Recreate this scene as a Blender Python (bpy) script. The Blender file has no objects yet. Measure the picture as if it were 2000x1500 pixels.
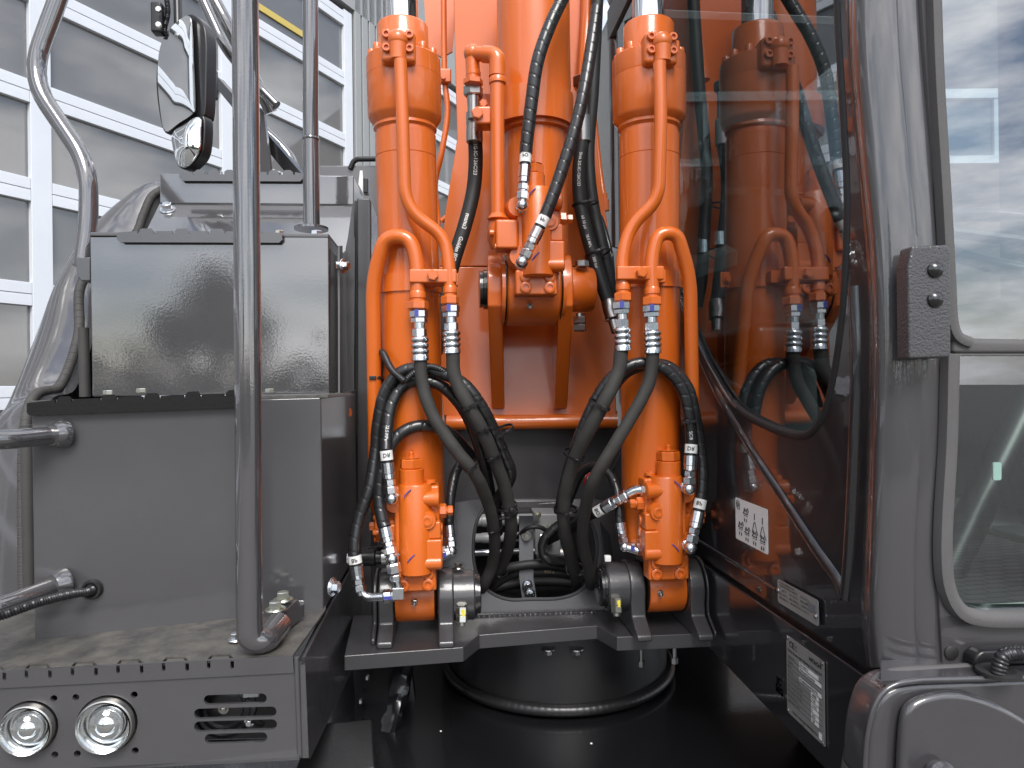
import bpy, bmesh, math, random
from mathutils import Vector as V, Matrix
from mathutils.geometry import tessellate_polygon
random.seed(7)
S = bpy.context.scene
PI = math.pi
COL = S.collection
# ---------------------------------------------------------------- camera, sky, sun, exposure
F = 2000 * 24 / 36.0
RO = 0.012
CAM = V((0, 0, 1.6))
RT = V((math.cos(RO), 0, -math.sin(RO)))
UP = V((math.sin(RO), 0, math.cos(RO)))
cd = bpy.data.cameras.new('camera'); cam = bpy.data.objects.new('camera', cd); COL.objects.link(cam)
cd.lens = 24; cd.sensor_width = 36; cd.clip_start = 0.02; cd.clip_end = 2000
cam.matrix_world = Matrix(((RT.x, UP.x, 0, 0), (0, 0, -1, 0), (RT.z, UP.z, 0, 1.6), (0, 0, 0, 1)))
S.camera = cam
SUN_AZ, SUN_EL = math.radians(170), math.radians(49)
w = bpy.data.worlds.new('World'); S.world = w; w.use_nodes = True
nt = w.node_tree; nt.nodes.clear()
out = nt.nodes.new('ShaderNodeOutputWorld'); bg = nt.nodes.new('ShaderNodeBackground')
sky = nt.nodes.new('ShaderNodeTexSky'); sky.sky_type = 'NISHITA'; sky.sun_disc = False
sky.sun_elevation = SUN_EL; sky.sun_rotation = SUN_AZ; sky.air_density = 1.0; sky.dust_density = 1.5
tc = nt.nodes.new('ShaderNodeTexCoord'); mp = nt.nodes.new('ShaderNodeMapping'); mp.inputs['Scale'].default_value = (1, 1.6, 4.5)
no = nt.nodes.new('ShaderNodeTexNoise'); no.inputs['Scale'].default_value = 2.2; no.inputs['Detail'].default_value = 7; no.inputs['Roughness'].default_value = 0.58
cr = nt.nodes.new('ShaderNodeValToRGB'); cr.color_ramp.elements[0].position = 0.42; cr.color_ramp.elements[1].position = 0.62
mx = nt.nodes.new('ShaderNodeMix'); mx.data_type = 'RGBA'
mx.inputs[7].default_value = (14.0, 14.1, 14.4, 1)
nt.links.new(tc.outputs['Generated'], mp.inputs[0]); nt.links.new(mp.outputs[0], no.inputs[0]); nt.links.new(no.outputs[0], cr.inputs[0])
nt.links.new(cr.outputs[0], mx.inputs[0]); nt.links.new(sky.outputs[0], mx.inputs[6]); nt.links.new(mx.outputs[2], bg.inputs[0])
bg.inputs[1].default_value = 0.105
nt.links.new(bg.outputs[0], out.inputs[0])
sd = bpy.data.lights.new('sun', 'SUN'); sd.energy = 2.2; sd.angle = math.radians(26); sd.color = (1, 0.975, 0.94)
so = bpy.data.objects.new('sun', sd); COL.objects.link(so)
sv = V((math.sin(SUN_AZ) * math.cos(SUN_EL), math.cos(SUN_AZ) * math.cos(SUN_EL), math.sin(SUN_EL)))
so.rotation_euler = sv.to_track_quat('Z', 'Y').to_euler(); so.location = sv * 20
vs = S.view_settings; vs.view_transform = 'Standard'; vs.look = 'None'; vs.exposure = 0.72; vs.gamma = 1; vs.use_curve_mapping = False

# ---------------------------------------------------------------- places: image direction + real distance -> point
def ray(u, v): return V((0, 1, 0)) + RT * ((u - 1000) / F) - UP * ((v - 750) / F)
def P(u, v, d): return CAM + ray(u, v) * d
AN = math.radians(5.6)
MX = V((math.cos(AN), math.sin(AN), 0)); MY = V((-math.sin(AN), math.cos(AN), 0)); ZZ = V((0, 0, 1))
def plane(n, p): return lambda u, v: CAM + ray(u, v) * (n.dot(p - CAM) / n.dot(ray(u, v)))
def FR(u, v, d): return plane(MY, P(u, v, d))
def SD(u, v, d): return plane(MX, P(u, v, d))
def HZ(z): return plane(ZZ, V((0, 0, z)))
def PL3(a, b, c): return plane((b - a).cross(c - a).normalized(), a)
def on(pl, pts): return [pl(u, v) for u, v in pts]

# ---------------------------------------------------------------- mesh helpers
def crv(pts, k=10, closed=False):
    pts = [V(p) for p in pts]; n = len(pts); o = []
    rng = range(n if closed else n - 1)
    for i in rng:
        if closed: p0, p1, p2, p3 = pts[i - 1], pts[i], pts[(i + 1) % n], pts[(i + 2) % n]
        else:
            p1, p2 = pts[i], pts[i + 1]
            p0 = pts[i - 1] if i else p1 * 2 - p2
            p3 = pts[i + 2] if i + 2 < n else p2 * 2 - p1
        for j in range(k):
            t = j / k
            o.append(0.5 * ((2 * p1) + (p2 - p0) * t + (2 * p0 - 5 * p1 + 4 * p2 - p3) * t * t + (3 * p1 - p0 - 3 * p2 + p3) * t ** 3))
    if not closed: o.append(pts[-1].copy())
    return o
def fillet(pts, r, k=7):
    pts = [V(p) for p in pts]; o = [pts[0]]
    for i in range(1, len(pts) - 1):
        a, b, c = pts[i - 1], pts[i], pts[i + 1]
        rr = min(r, (a - b).length * .49, (c - b).length * .49)
        s, e = b + (a - b).normalized() * rr, b + (c - b).normalized() * rr
        for j in range(k + 1):
            t = j / k; o.append(s * (1 - t) ** 2 + b * 2 * t * (1 - t) + e * t * t)
    o.append(pts[-1]); return o
def resample(p, step):
    L = [0]
    for a, b in zip(p, p[1:]): L.append(L[-1] + (b - a).length)
    n = max(2, int(round(L[-1] / step))); o = []; j = 0
    for i in range(n + 1):
        s = L[-1] * i / n
        while j < len(p) - 2 and L[j + 1] < s: j += 1
        t = (s - L[j]) / max(1e-9, L[j + 1] - L[j]); o.append(p[j].lerp(p[j + 1], min(1, max(0, t))))
    return o, L[-1]
def perp(a):
    a = a.normalized(); h = V((0, -1, 0)) if abs(a.y) < .9 else V((0, 0, 1))
    x = (h - a * h.dot(a)).normalized(); return x, a.cross(x)
class Pa:
    def __init__(s, pts, step=.006, smooth=True):
        s.p, s.L = resample(crv(pts) if smooth else [V(q) for q in pts], step); s.n = len(s.p)
    def T(s, i): return (s.p[min(i + 1, s.n - 1)] - s.p[max(i - 1, 0)]).normalized()
    def at(s, x):
        f = max(0, min(.99999, x / s.L)) * (s.n - 1); i = int(f); return s.p[i].lerp(s.p[i + 1], f - i), s.T(i)
class G:
    def __init__(s): s.v = []; s.f = []
    def add(s, v, f):
        o = len(s.v); s.v += [V(q) for q in v]; s.f += [[i + o for i in q] for q in f]; return s
    def prism(s, poly, vec, holes=()):
        vec = V(vec)
        if not holes:
            n = len(poly); return s.add([*poly, *[p + vec for p in poly]], [list(range(n)), [n + i for i in range(n)][::-1]] + [[i, n + i, n + (i + 1) % n, (i + 1) % n] for i in range(n)])
        loops = [list(poly)] + [list(h) for h in holes]; flat = [p for l in loops for p in l]; n = len(flat)
        tr = tessellate_polygon(loops); f = [list(t) for t in tr] + [[n + i for i in t][::-1] for t in tr]; o = 0
        for l in loops:
            m = len(l); f += [[o + i, n + o + i, n + o + (i + 1) % m, o + (i + 1) % m] for i in range(m)]; o += m
        return s.add(flat + [p + vec for p in flat], f)
    def box(s, c, hx, hy, hz, ax=None, ay=None, az=None):
        ax, ay, az = (ax or MX) * hx, (ay or MY) * hy, (az or ZZ) * hz; c = V(c)
        v = [c + ax * i + ay * j + az * k for k in (-1, 1) for j in (-1, 1) for i in (-1, 1)]
        return s.add(v, [[0, 2, 3, 1], [4, 5, 7, 6], [0, 1, 5, 4], [2, 6, 7, 3], [0, 4, 6, 2], [1, 3, 7, 5]])
    def bx(s, u0, u1, v0, v1, d, t):
        pl = FR((u0 + u1) / 2, (v0 + v1) / 2, d); return s.prism(on(pl, [(u0, v0), (u1, v0), (u1, v1), (u0, v1)]), MY * t)
    def lathe(s, o, ax, prof, n=32, ph=0, cap=True):
        ax = ax.normalized(); x, y = perp(ax); v = []; f = []; m = len(prof)
        for a, r in prof:
            for i in range(n):
                t = 2 * PI * (i + ph) / n; v.append(o + ax * a + (x * math.cos(t) + y * math.sin(t)) * max(r, 1e-5))
        for k in range(m - 1): f += [[k * n + i, k * n + (i + 1) % n, (k + 1) * n + (i + 1) % n, (k + 1) * n + i] for i in range(n)]
        if cap: f += [list(range(n))[::-1], [(m - 1) * n + i for i in range(n)]]
        return s.add(v, f)
    def tube(s, pa, r, n=14, rf=None, cap=True):
        if not isinstance(pa, Pa): pa = Pa(pa)
        T = pa.T(0); x, y = perp(T); v = []; f = []; L = 0
        for i, p in enumerate(pa.p):
            t2 = pa.T(i); q = T.rotation_difference(t2); x = q @ x; x = (x - t2 * x.dot(t2)).normalized(); y = t2.cross(x); T = t2
            if i: L += (p - pa.p[i - 1]).length
            for k in range(n):
                t = 2 * PI * k / n; rr = rf(L, t) if rf else r
                v.append(p + (x * math.cos(t) + y * math.sin(t)) * rr)
        m = pa.n
        for k in range(m - 1): f += [[k * n + i, k * n + (i + 1) % n, (k + 1) * n + (i + 1) % n, (k + 1) * n + i] for i in range(n)]
        if cap: f += [list(range(n))[::-1], [(m - 1) * n + i for i in range(n)]]
        return s.add(v, f)
    def ball(s, c, r, n=16, sq=1.0, ax=None):
        return s.lathe(V(c), ax or ZZ, [(-r * sq * math.cos(PI * k / 10), max(1e-5, r * math.sin(PI * k / 10))) for k in range(11)], n)
    def grid(s, rows, close=False):
        m = len(rows[0]); f = []
        for k in range(len(rows) - 1):
            f += [[k * m + i, k * m + i + 1, (k + 1) * m + i + 1, (k + 1) * m + i] for i in range(m - 1)]
        return s.add([p for r in rows for p in r], f)
    def shell(s, rows, nv):            # grid with thickness
        m = len(rows[0]); n = len(rows); a = [p for r in rows for p in r]; b = [p + V(nv) for p in a]; o = len(a); f = []
        for k in range(n - 1):
            for i in range(m - 1):
                q = [k * m + i, k * m + i + 1, (k + 1) * m + i + 1, (k + 1) * m + i]; f += [q, [j + o for j in q][::-1]]
        ring = [i for i in range(m)] + [k * m + m - 1 for k in range(1, n)] + [(n - 1) * m + i for i in range(m - 2, -1, -1)] + [k * m for k in range(n - 2, 0, -1)]
        f += [[ring[i], ring[i] + o, ring[(i + 1) % len(ring)] + o, ring[(i + 1) % len(ring)]] for i in range(len(ring))]
        return s.add(a + b, f)
    def dome(s, poly, vec, th):        # gently bulging plate over an outline
        c = sum(poly, V()) / len(poly); m = len(poly); v = []; f = []; ks = [1, .96, .8, .6, .4, .2]
        v += [p - V(vec).normalized() * th for p in poly]
        for k in ks: v += [c + (p - c) * k + V(vec) * (1 - k * k) for p in poly]
        v.append(c + V(vec)); n = len(ks) + 1
        f.append(list(range(m)))
        for k in range(n - 1): f += [[k * m + i, k * m + (i + 1) % m, (k + 1) * m + (i + 1) % m, (k + 1) * m + i] for i in range(m)]
        f += [[(n - 1) * m + i, (n - 1) * m + (i + 1) % m, n * m] for i in range(m)]
        return s.add(v, f)

# ---------------------------------------------------------------- objects
WO = {}
def setp(o, **k):
    for a, b in k.items():
        if b: o[a] = b
def thing(name, label, cat, loc, group=None, kind=None):
    o = bpy.data.objects.new(name, None); COL.objects.link(o); o.empty_display_size = .05; o.location = loc; WO[o] = V(loc)
    setp(o, label=label, category=cat, group=group, kind=kind); return o
def part(name, g, mat, parent=None, bev=0, sm=38, seg=2, **k):
    vs_ = g.v
    lo = V([min(p[i] for p in vs_) for i in range(3)]); hi = V([max(p[i] for p in vs_) for i in range(3)])
    org = V(((lo.x + hi.x) / 2, (lo.y + hi.y) / 2, lo.z))
    me = bpy.data.meshes.new(name); bm = bmesh.new()
    bv = [bm.verts.new(p - org) for p in vs_]
    for q in g.f:
        try: bm.faces.new([bv[i] for i in q])
        except ValueError: pass
    bmesh.ops.recalc_face_normals(bm, faces=bm.faces[:])
    if bev:
        es = [e for e in bm.edges if len(e.link_faces) == 2 and e.calc_face_angle(0) > .5]
        bmesh.ops.bevel(bm, geom=es, offset=bev, segments=seg, profile=.5, affect='EDGES', clamp_overlap=True)
    bm.to_mesh(me); bm.free()
    me.materials.append(mat)
    me.shade_smooth()
    o = bpy.data.objects.new(name, me); COL.objects.link(o)
    if bev:
        md = o.modifiers.new('wn', 'WEIGHTED_NORMAL'); md.keep_sharp = True
        me.set_sharp_from_angle(angle=math.radians(60))
    else: me.set_sharp_from_angle(angle=math.radians(sm))
    WO[o] = org
    if parent: o.parent = parent; o.location = org - WO[parent]
    else: o.location = org
    setp(o, **k); return o
def solo(name, g, mat, label, cat, group=None, **k): return part(name, g, mat, None, label=label, category=cat, group=group, **k)
def txt(parent, s, pos, xd, yd, size, mat, bold=0, name='lettering', wrap=None, align='LEFT'):
    c = bpy.data.curves.new('t', 'FONT'); c.body = s; c.size = size; c.offset = bold; c.align_x = align; c.resolution_u = 2
    o = bpy.data.objects.new('t', c); COL.objects.link(o); dg = bpy.context.evaluated_depsgraph_get(); dg.update()
    me = bpy.data.meshes.new_from_object(o.evaluated_get(dg)); g = G()
    vv = [(q.co.x, q.co.y) for q in me.vertices]; ff = [list(q.vertices) for q in me.polygons]
    bpy.data.objects.remove(o); bpy.data.curves.remove(c); bpy.data.meshes.remove(me)
    if not vv: return None
    if wrap:
        pa, s0, r, sgn = wrap; pts = []
        for x, y in vv:
            p, T = pa.at(s0 + x * sgn); T = T * sgn
            nn = (CAM - p); nn = (nn - T * nn.dot(T)).normalized(); b = nn.cross(T); a = (y - size * .33) / r
            pts.append(p + (nn * math.cos(a) + b * math.sin(a)) * (r + .0004))
        g.add(pts, ff)
    else: g.add([pos + xd * x + yd * y for x, y in vv], ff)
    return part(name, g, mat, parent, sm=180)

# ---------------------------------------------------------------- materials
def mat(name, col, rough=.5, metal=0, coat=0, coatr=.05, bump=0, bscale=300, var=0, vscale=6, vcol=None, spec=.5, rvar=0, grime=0, tr=0, cior=1.5):
    m = bpy.data.materials.new(name); m.use_nodes = True; t = m.node_tree; b = t.nodes['Principled BSDF']
    b.inputs['Base Color'].default_value = (*col, 1); b.inputs['Roughness'].default_value = rough; b.inputs['Metallic'].default_value = metal
    b.inputs['Coat Weight'].default_value = coat; b.inputs['Coat Roughness'].default_value = coatr; b.inputs['Coat IOR'].default_value = cior; b.inputs['Specular IOR Level'].default_value = spec
    if tr: b.inputs['Transmission Weight'].default_value = tr
    ge = t.nodes.new('ShaderNodeNewGeometry'); L = t.links.new
    def noise(sc, det=4, ro=.55):
        n = t.nodes.new('ShaderNodeTexNoise'); n.inputs['Scale'].default_value = sc; n.inputs['Detail'].default_value = det; n.inputs['Roughness'].default_value = ro
        L(ge.outputs['Position'], n.inputs['Vector']); return n
    if bump:
        n = noise(bscale, 2); bp = t.nodes.new('ShaderNodeBump'); bp.inputs['Strength'].default_value = bump; bp.inputs['Distance'].default_value = .002
        L(n.outputs[0], bp.inputs['Height']); L(bp.outputs[0], b.inputs['Normal'])
        if coat: L(bp.outputs[0], b.inputs['Coat Normal'])
    if var:
        n = noise(vscale, 6, .65); r = t.nodes.new('ShaderNodeValToRGB'); r.color_ramp.elements[0].position = .35; r.color_ramp.elements[1].position = .7
        c2 = vcol or tuple(min(1, c * 1.5 + .01) for c in col)
        r.color_ramp.elements[0].color = (*col, 1); r.color_ramp.elements[1].color = (*[a * (1 - var) + q * var for a, q in zip(col, c2)], 1)
        L(n.outputs[0], r.inputs[0]); src = r.outputs[0]
        if grime:
            n2 = noise(vscale * 9, 8, .7); r2 = t.nodes.new('ShaderNodeValToRGB'); r2.color_ramp.elements[0].position = .6; r2.color_ramp.elements[1].position = .78
            mm = t.nodes.new('ShaderNodeMix'); mm.data_type = 'RGBA'; ml = t.nodes.new('ShaderNodeMath'); ml.operation = 'MULTIPLY'; ml.inputs[1].default_value = grime
            L(n2.outputs[0], r2.inputs[0]); L(r2.outputs[0], ml.inputs[0]); L(ml.outputs[0], mm.inputs[0]); L(src, mm.inputs[6]); mm.inputs[7].default_value = (.2, .18, .15, 1); src = mm.outputs[2]
        L(src, b.inputs['Base Color'])
    if rvar:
        n = noise(14, 6, .7); r = t.nodes.new('ShaderNodeMapRange'); r.inputs[1].default_value = .4; r.inputs[2].default_value = .75; r.inputs[3].default_value = rough; r.inputs[4].default_value = rough + rvar
        L(n.outputs[0], r.inputs[0]); L(r.outputs[0], b.inputs['Roughness'])
        if coat:
            r3 = t.nodes.new('ShaderNodeMapRange'); r3.inputs[1].default_value = .5; r3.inputs[2].default_value = .8; r3.inputs[3].default_value = coatr; r3.inputs[4].default_value = coatr + rvar * .6
            L(n.outputs[0], r3.inputs[0]); L(r3.outputs[0], b.inputs['Coat Roughness'])
    return m
ORG = mat('orange_paint', (.62, .125, .010), .34, 0, .65, .04, bump=.05, bscale=330, var=.25, vscale=5, vcol=(.56, .098, .006), rvar=.12)
ORGC = mat('orange_cast', (.62, .125, .010), .40, 0, .55, .10, bump=.22, bscale=420)
GRY = mat('taupe_paint', (.042, .041, .044), .35, 0, 1, .03, cior=2.3, bump=.035, bscale=190, var=.35, vscale=5, vcol=(.060, .058, .060), rvar=.10, grime=.06)
GRYS = mat('taupe_satin', (.050, .048, .051), .45, 0, .7, .10, cior=1.8, bump=.03, bscale=600, var=.4, vscale=6, vcol=(.070, .068, .070), grime=.10)
GRYD = mat('dusty_tread_paint', (.040, .038, .037), .55, 0, .3, .2, bump=.25, bscale=240, var=1, vscale=24, vcol=(.115, .108, .093), grime=.55)
HOODM = mat('hood_paint', (.052, .050, .053), .35, 0, 1, .08, cior=1.9, var=.3, vscale=5)
BRK = mat('brick_wall', (.10, .065, .05), .8, var=.6, vscale=9, vcol=(.15, .10, .075))
WPAN = mat('pale_window_pane', (.16, .19, .205), .1, 0, .8, .03)
DFAS = mat('dark_fascia', (.05, .052, .055), .5)
FRM = mat('shade_darkened_taupe', (.036, .035, .038), .35, 0, .6, .10, bump=.08, bscale=260, var=.4, vscale=8, vcol=(.055, .05, .05), rvar=.15)  # same taupe as the boxes, set darker to stand in for shade
CABP = mat('cab_paint', (.045, .043, .046), .32, 0, 1, .02, cior=1.65, bump=.02, bscale=150, var=.3, vscale=4, vcol=(.07, .065, .063), rvar=.05)
CABD = mat('cab_dark_paint', (.014, .014, .016), .3, 0, 1, .015, cior=1.55, bump=.02, bscale=120, var=.3, vscale=4)
TUBE = mat('tube_paint', (.050, .048, .051), .25, 0, 1, .03, cior=2.1, bump=.03, bscale=200)
BLK = mat('black_steel_and_shade', (.009, .009, .0095), .38, 0, .2, .2, bump=.12, bscale=120, var=.3, vscale=10, rvar=.15, vcol=(.012, .011, .010))  # near black; also carries the deep shade in gaps and under the frame
BLKM = mat('matt_black_paint', (.006, .006, .006), .6, spec=.25, bump=.2, bscale=150)
BLKG = mat('black_gloss', (.008, .008, .009), .25, 0, .5, .06, bump=.08, bscale=150)
RUB = mat('rubber', (.011, .011, .0115), .55, 0, 0, 0, bump=.15, bscale=700, var=.4, vscale=20, vcol=(.03, .029, .028))
SLV = mat('textile_sleeve', (.026, .024, .022), .72, 0, 0, 0, bump=.35, bscale=1300, var=.6, vscale=25, vcol=(.045, .042, .037), grime=.08)
WRAP = mat('spiral_wrap', (.013, .013, .014), .30, 0, .25, .15, bump=.04, bscale=200, var=.3, vscale=12, vcol=(.03, .029, .03))
PLA = mat('black_plastic', (.012, .012, .013), .32, spec=.5)
SEAL = mat('seal_rubber', (.045, .043, .041), .7, bump=.2, bscale=500, var=.4, vscale=12)
SEALL = mat('pale_seal', (.075, .072, .072), .75, bump=.2, bscale=400, var=.3, vscale=9)
ZINC = mat('zinc', (.72, .74, .76), .24, 1, bump=.05, bscale=500, var=.3, vscale=40, vcol=(.60, .66, .76))
ZNY = mat('zinc_nut', (.66, .67, .64), .32, 1, bump=.05, bscale=400, var=.6, vscale=45, vcol=(.62, .60, .40))
STL = mat('brushed_steel', (.42, .41, .39), .3, 1, bump=.05, bscale=500)
CHR = mat('chrome', (.86, .86, .87), .03, 1)
REFL = mat('lamp_reflector', (.88, .88, .88), .16, 1)
MIR = mat('mirror_glass', (.82, .84, .85), .015, 1)
WHT = mat('white_label', (.74, .74, .72), .45, var=.2, vscale=40, vcol=(.6, .6, .58))
SILV = mat('nameplate_foil', (.46, .45, .43), .35, .55, var=.3, vscale=30, vcol=(.36, .35, .34))
DINK = mat('matt_black_decal', (.002, .002, .002), .9, spec=.05)
INK = mat('black_print', (.02, .02, .02), .6)
WINK = mat('white_print', (.66, .66, .64), .6)
BINK = mat('blue_marker', (.05, .06, .30), .5)
YINK = mat('yellow_mark', (.75, .62, .04), .5)
GINK = mat('gold_print', (.45, .33, .15), .5)
REDW = mat('red_wire', (.55, .02, .015), .4)
BLUW = mat('blue_wire', (.02, .05, .4), .4)
GREP = mat('grey_bracket_paint', (.14, .145, .155), .5, var=.3, vscale=20, bump=.04)
PGRY = mat('grey_pipe_paint', (.22, .225, .225), .4)
GRS = mat('grease', (.012, .008, .004), .15, coat=.6)
ALU = mat('door_frame_aluminium', (.62, .65, .70), .4, 0, .2, .2, var=.15, vscale=2)
PANL = mat('door_panel', (.125, .122, .118), .22, 0, 1, .03, cior=1.75, var=.5, vscale=1.2, vcol=(.17, .165, .158))
CLAD = mat('wall_cladding', (.30, .31, .31), .5, .2, var=.2, vscale=1)
STRP = mat('painted_lamp_reflection', (.55, .42, .10), .4)  # yellow that paints a reflected indoor lamp onto the door
SEATM = mat('seat_fabric', (.02, .02, .022), .7)
INTR = mat('cab_trim', (.11, .12, .12), .6)
INTL = mat('cab_trim_pale', (.42, .42, .40), .5)
HNG = mat('textured_hinge_paint', (.040, .038, .041), .35, 0, .5, .12, bump=.5, bscale=350)
FEND = mat('fender_plastic', (.040, .038, .041), .30, 0, .9, .04, cior=1.6, bump=.04, bscale=300, var=.3, vscale=5, rvar=.08)
ORGL = mat('orange_sticker', (.78, .12, .01), .5)
def glass(name, tint, ior, base):
    m = bpy.data.materials.new(name); m.use_nodes = True; t = m.node_tree; t.nodes.clear(); L = t.links.new
    o = t.nodes.new('ShaderNodeOutputMaterial'); mi = t.nodes.new('ShaderNodeMixShader'); tr = t.nodes.new('ShaderNodeBsdfTransparent'); gl = t.nodes.new('ShaderNodeBsdfGlossy')
    fr = t.nodes.new('ShaderNodeFresnel'); fr.inputs[0].default_value = ior; ad = t.nodes.new('ShaderNodeMath'); ad.inputs[1].default_value = base; ad.use_clamp = True
    tr.inputs[0].default_value = (*tint, 1); gl.inputs['Roughness'].default_value = .005; gl.inputs[0].default_value = (.95, .97, 1, 1)
    gg = t.nodes.new('ShaderNodeNewGeometry'); iv = t.nodes.new('ShaderNodeMath'); iv.operation = 'SUBTRACT'; iv.inputs[0].default_value = 1; ml = t.nodes.new('ShaderNodeMath'); ml.operation = 'MULTIPLY'
    L(gg.outputs['Backfacing'], iv.inputs[1]); L(fr.outputs[0], ad.inputs[0]); L(ad.outputs[0], ml.inputs[0]); L(iv.outputs[0], ml.inputs[1]); L(ml.outputs[0], mi.inputs[0]); L(tr.outputs[0], mi.inputs[1]); L(gl.outputs[0], mi.inputs[2]); L(mi.outputs[0], o.inputs[0]); return m
GLS = glass('side_glass', (.50, .545, .545), 2.2, .04)
GLW = glass('windscreen_glass', (.52, .585, .585), 2.1, .12)
GLD = glass('lower_window_glass', (.78, .88, .85), 1.8, .07)
GLL = glass('lamp_glass', (.95, .97, .97), 1.45, .02)
FILM = glass('plastic_film', (.80, .80, .79), 1.35, .10)
t = FILM.node_tree; dn = t.nodes.new('ShaderNodeBsdfDiffuse'); dn.inputs[0].default_value = (.8, .8, .79, 1); m2 = t.nodes.new('ShaderNodeMixShader'); nz = t.nodes.new('ShaderNodeTexNoise'); nz.inputs['Scale'].default_value = 9; rg = t.nodes.new('ShaderNodeMapRange'); rg.inputs[1].default_value = .35; rg.inputs[2].default_value = .7; rg.inputs[3].default_value = .05; rg.inputs[4].default_value = .22
_o = [n for n in t.nodes if n.type == 'OUTPUT_MATERIAL'][0]; _s = _o.inputs[0].links[0].from_socket
t.links.new(nz.outputs[0], rg.inputs[0]); t.links.new(rg.outputs[0], m2.inputs[0]); t.links.new(_s, m2.inputs[1]); t.links.new(dn.outputs[0], m2.inputs[2]); t.links.new(m2.outputs[0], _o.inputs[0])
GRND = bpy.data.materials.new('paving'); GRND.use_nodes = True
t = GRND.node_tree; b = t.nodes['Principled BSDF']; ge = t.nodes.new('ShaderNodeNewGeometry'); br = t.nodes.new('ShaderNodeTexBrick'); br.inputs['Scale'].default_value = 2.6
br.inputs['Color1'].default_value = (.13, .125, .115, 1); br.inputs['Color2'].default_value = (.17, .16, .145, 1); br.inputs['Mortar'].default_value = (.05, .047, .042, 1); br.inputs['Mortar Size'].default_value = .02
t.links.new(ge.outputs['Position'], br.inputs[0]); t.links.new(br.outputs[0], b.inputs['Base Color']); b.inputs['Roughness'].default_value = .85

# ---------------------------------------------------------------- small hardware
def hexn(g, p, ax, L, r, n=6): return g.lathe(p, ax, [(0, r * .88), (L * .12, r), (L * .88, r), (L, r * .88)], n, .25)
def bolt(parent, p, ax, r, m=None, washer=True, stud=0, name='bolt', **k):
    g = G(); ax = ax.normalized(); a = 0
    if washer: g.lathe(p, ax, [(0, r * 1.55), (r * .18, r * 1.6), (r * .32, r * 1.5)], 24); a = r * .3; g.lathe(p + ax * a, ax, [(0, r * 1.22), (r * .2, r * 1.2)], 20); a += r * .18
    hexn(g, p + ax * a, ax, r * .95, r); a += r * .9
    if stud: g.lathe(p + ax * a, ax, [(0, r * .55), (stud, r * .55), (stud + r * .1, r * .4)], 14)
    else: g.lathe(p + ax * a, ax, [(0, r * .8), (r * .08, r * .7)], 18)
    return part(name, g, m or ZNY, parent, sm=30, **k)
def screw(parent, p, ax, r, m=ORG, h=None, name='socket_screw'):
    h = h or r * .9
    return part(name, G().lathe(p, ax, [(-r * .3, r), (h * .85, r), (h, r * .88), (h, r * .52), (h * .45, r * .48)], 20), m, parent, sm=40)
def nipple(parent, p, ax, r=.006, m=None, name='grease_nipple'):
    g = G(); hexn(g, p, ax, r * 1.0, r * 1.1); g.lathe(p + ax * r, ax, [(0, r * .6), (r * .6, r * .55), (r * .9, r * .8), (r * 1.5, r * .5)], 12)
    return part(name, g, m or STL, parent, sm=40)
def px(d): return d / F

# ---------------------------------------------------------------- setting
g = G().add([V((-150, -150, 0)), V((150, -150, 0)), V((150, 150, 0)), V((-150, 150, 0))], [[0, 1, 2, 3]])
part('ground', g, GRND, kind='structure')
# workshop with sectional doors behind the machine (runs away to the right)
FT = V((math.sin(math.radians(26)), math.cos(math.radians(26)), 0)); FN = V((FT.y, -FT.x, 0)); F0 = V((-3.1, 4.5, 0))
def fp(s, z, o=0): return F0 + FT * s + FN * o + ZZ * z
def fbox(g, s0, s1, z0, z1, o, t): return g.prism([fp(s0, z0, o), fp(s1, z0, o), fp(s1, z1, o), fp(s0, z1, o)], FN * -t)
zs = [.22, .89, 1.55, 2.22, 2.9, 3.54, 4.2, 4.86, 5.5]
def shop_door(cols, label):
    r = thing('sectional_door', label, 'garage door', fp(cols[0], 0), 'sectional doors of the workshop')
    for i, s in enumerate(cols): part('frame_post', fbox(G(), s - .065, s + .065, .05, 5.6, .03, .05), ALU, r, bev=.004)
    for z in zs:
        for a, b_ in zip(cols, cols[1:]):
            for k in (0, 1): part('frame_rail', fbox(G(), a + .067, b_ - .067, z - .075 + k * .077, z - .002 + k * .077, .028, .04), ALU, r, bev=.003)
    for z0, z1 in zip(zs, zs[1:]):
        for a, b_ in zip(cols, cols[1:]):
            g = G(); fbox(g, a + .066, b_ - .066, z0 + .076, z1 - .076, -.005, .02); part('pane', g, PANL, r)
    return r
shop_door([-10.5, -9.0, -7.5, -6.0, -4.5, -3.0, -1.5, 0, 1.52, 3.12], 'big grey panelled sectional door with pale frames at the upper left')
shop_door([4.35, 5.9, 7.4], 'far sectional garage door glimpsed between left cylinder and boom')
r = thing('workshop_wall', 'light grey ribbed metal wall of the workshop between the two doors', 'wall', fp(3.7, 0))
g = G()
for i in range(9):
    s = 3.2 + i * .125; fbox(g, s + .012, s + .113, 0, 6.6, .05, .04)
fbox(g, 3.19, 4.28, 0, 6.6, .005, .1); part('cladding', g, CLAD, r, bev=.006)
g = G(); fbox(g, 7.47, 9.5, 0, 6.6, .02, .1); part('end_wall', g, CLAD, r)
g = G(); fbox(g, -10.6, 7.5, 5.65, 6.6, .05, .1); part('lintel', g, CLAD, r)
g = G(); fbox(g, -10.6, 9.5, 0, 6.6, -.12, .1); part('inner_wall', g, PANL, r)
part('lamp_reflection_strip', fbox(G(), 1.72, 2.5, 5.03, 5.09, .012, .01), STRP, r)  # painted reflection of a lamp, no fitting on the wall

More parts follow.
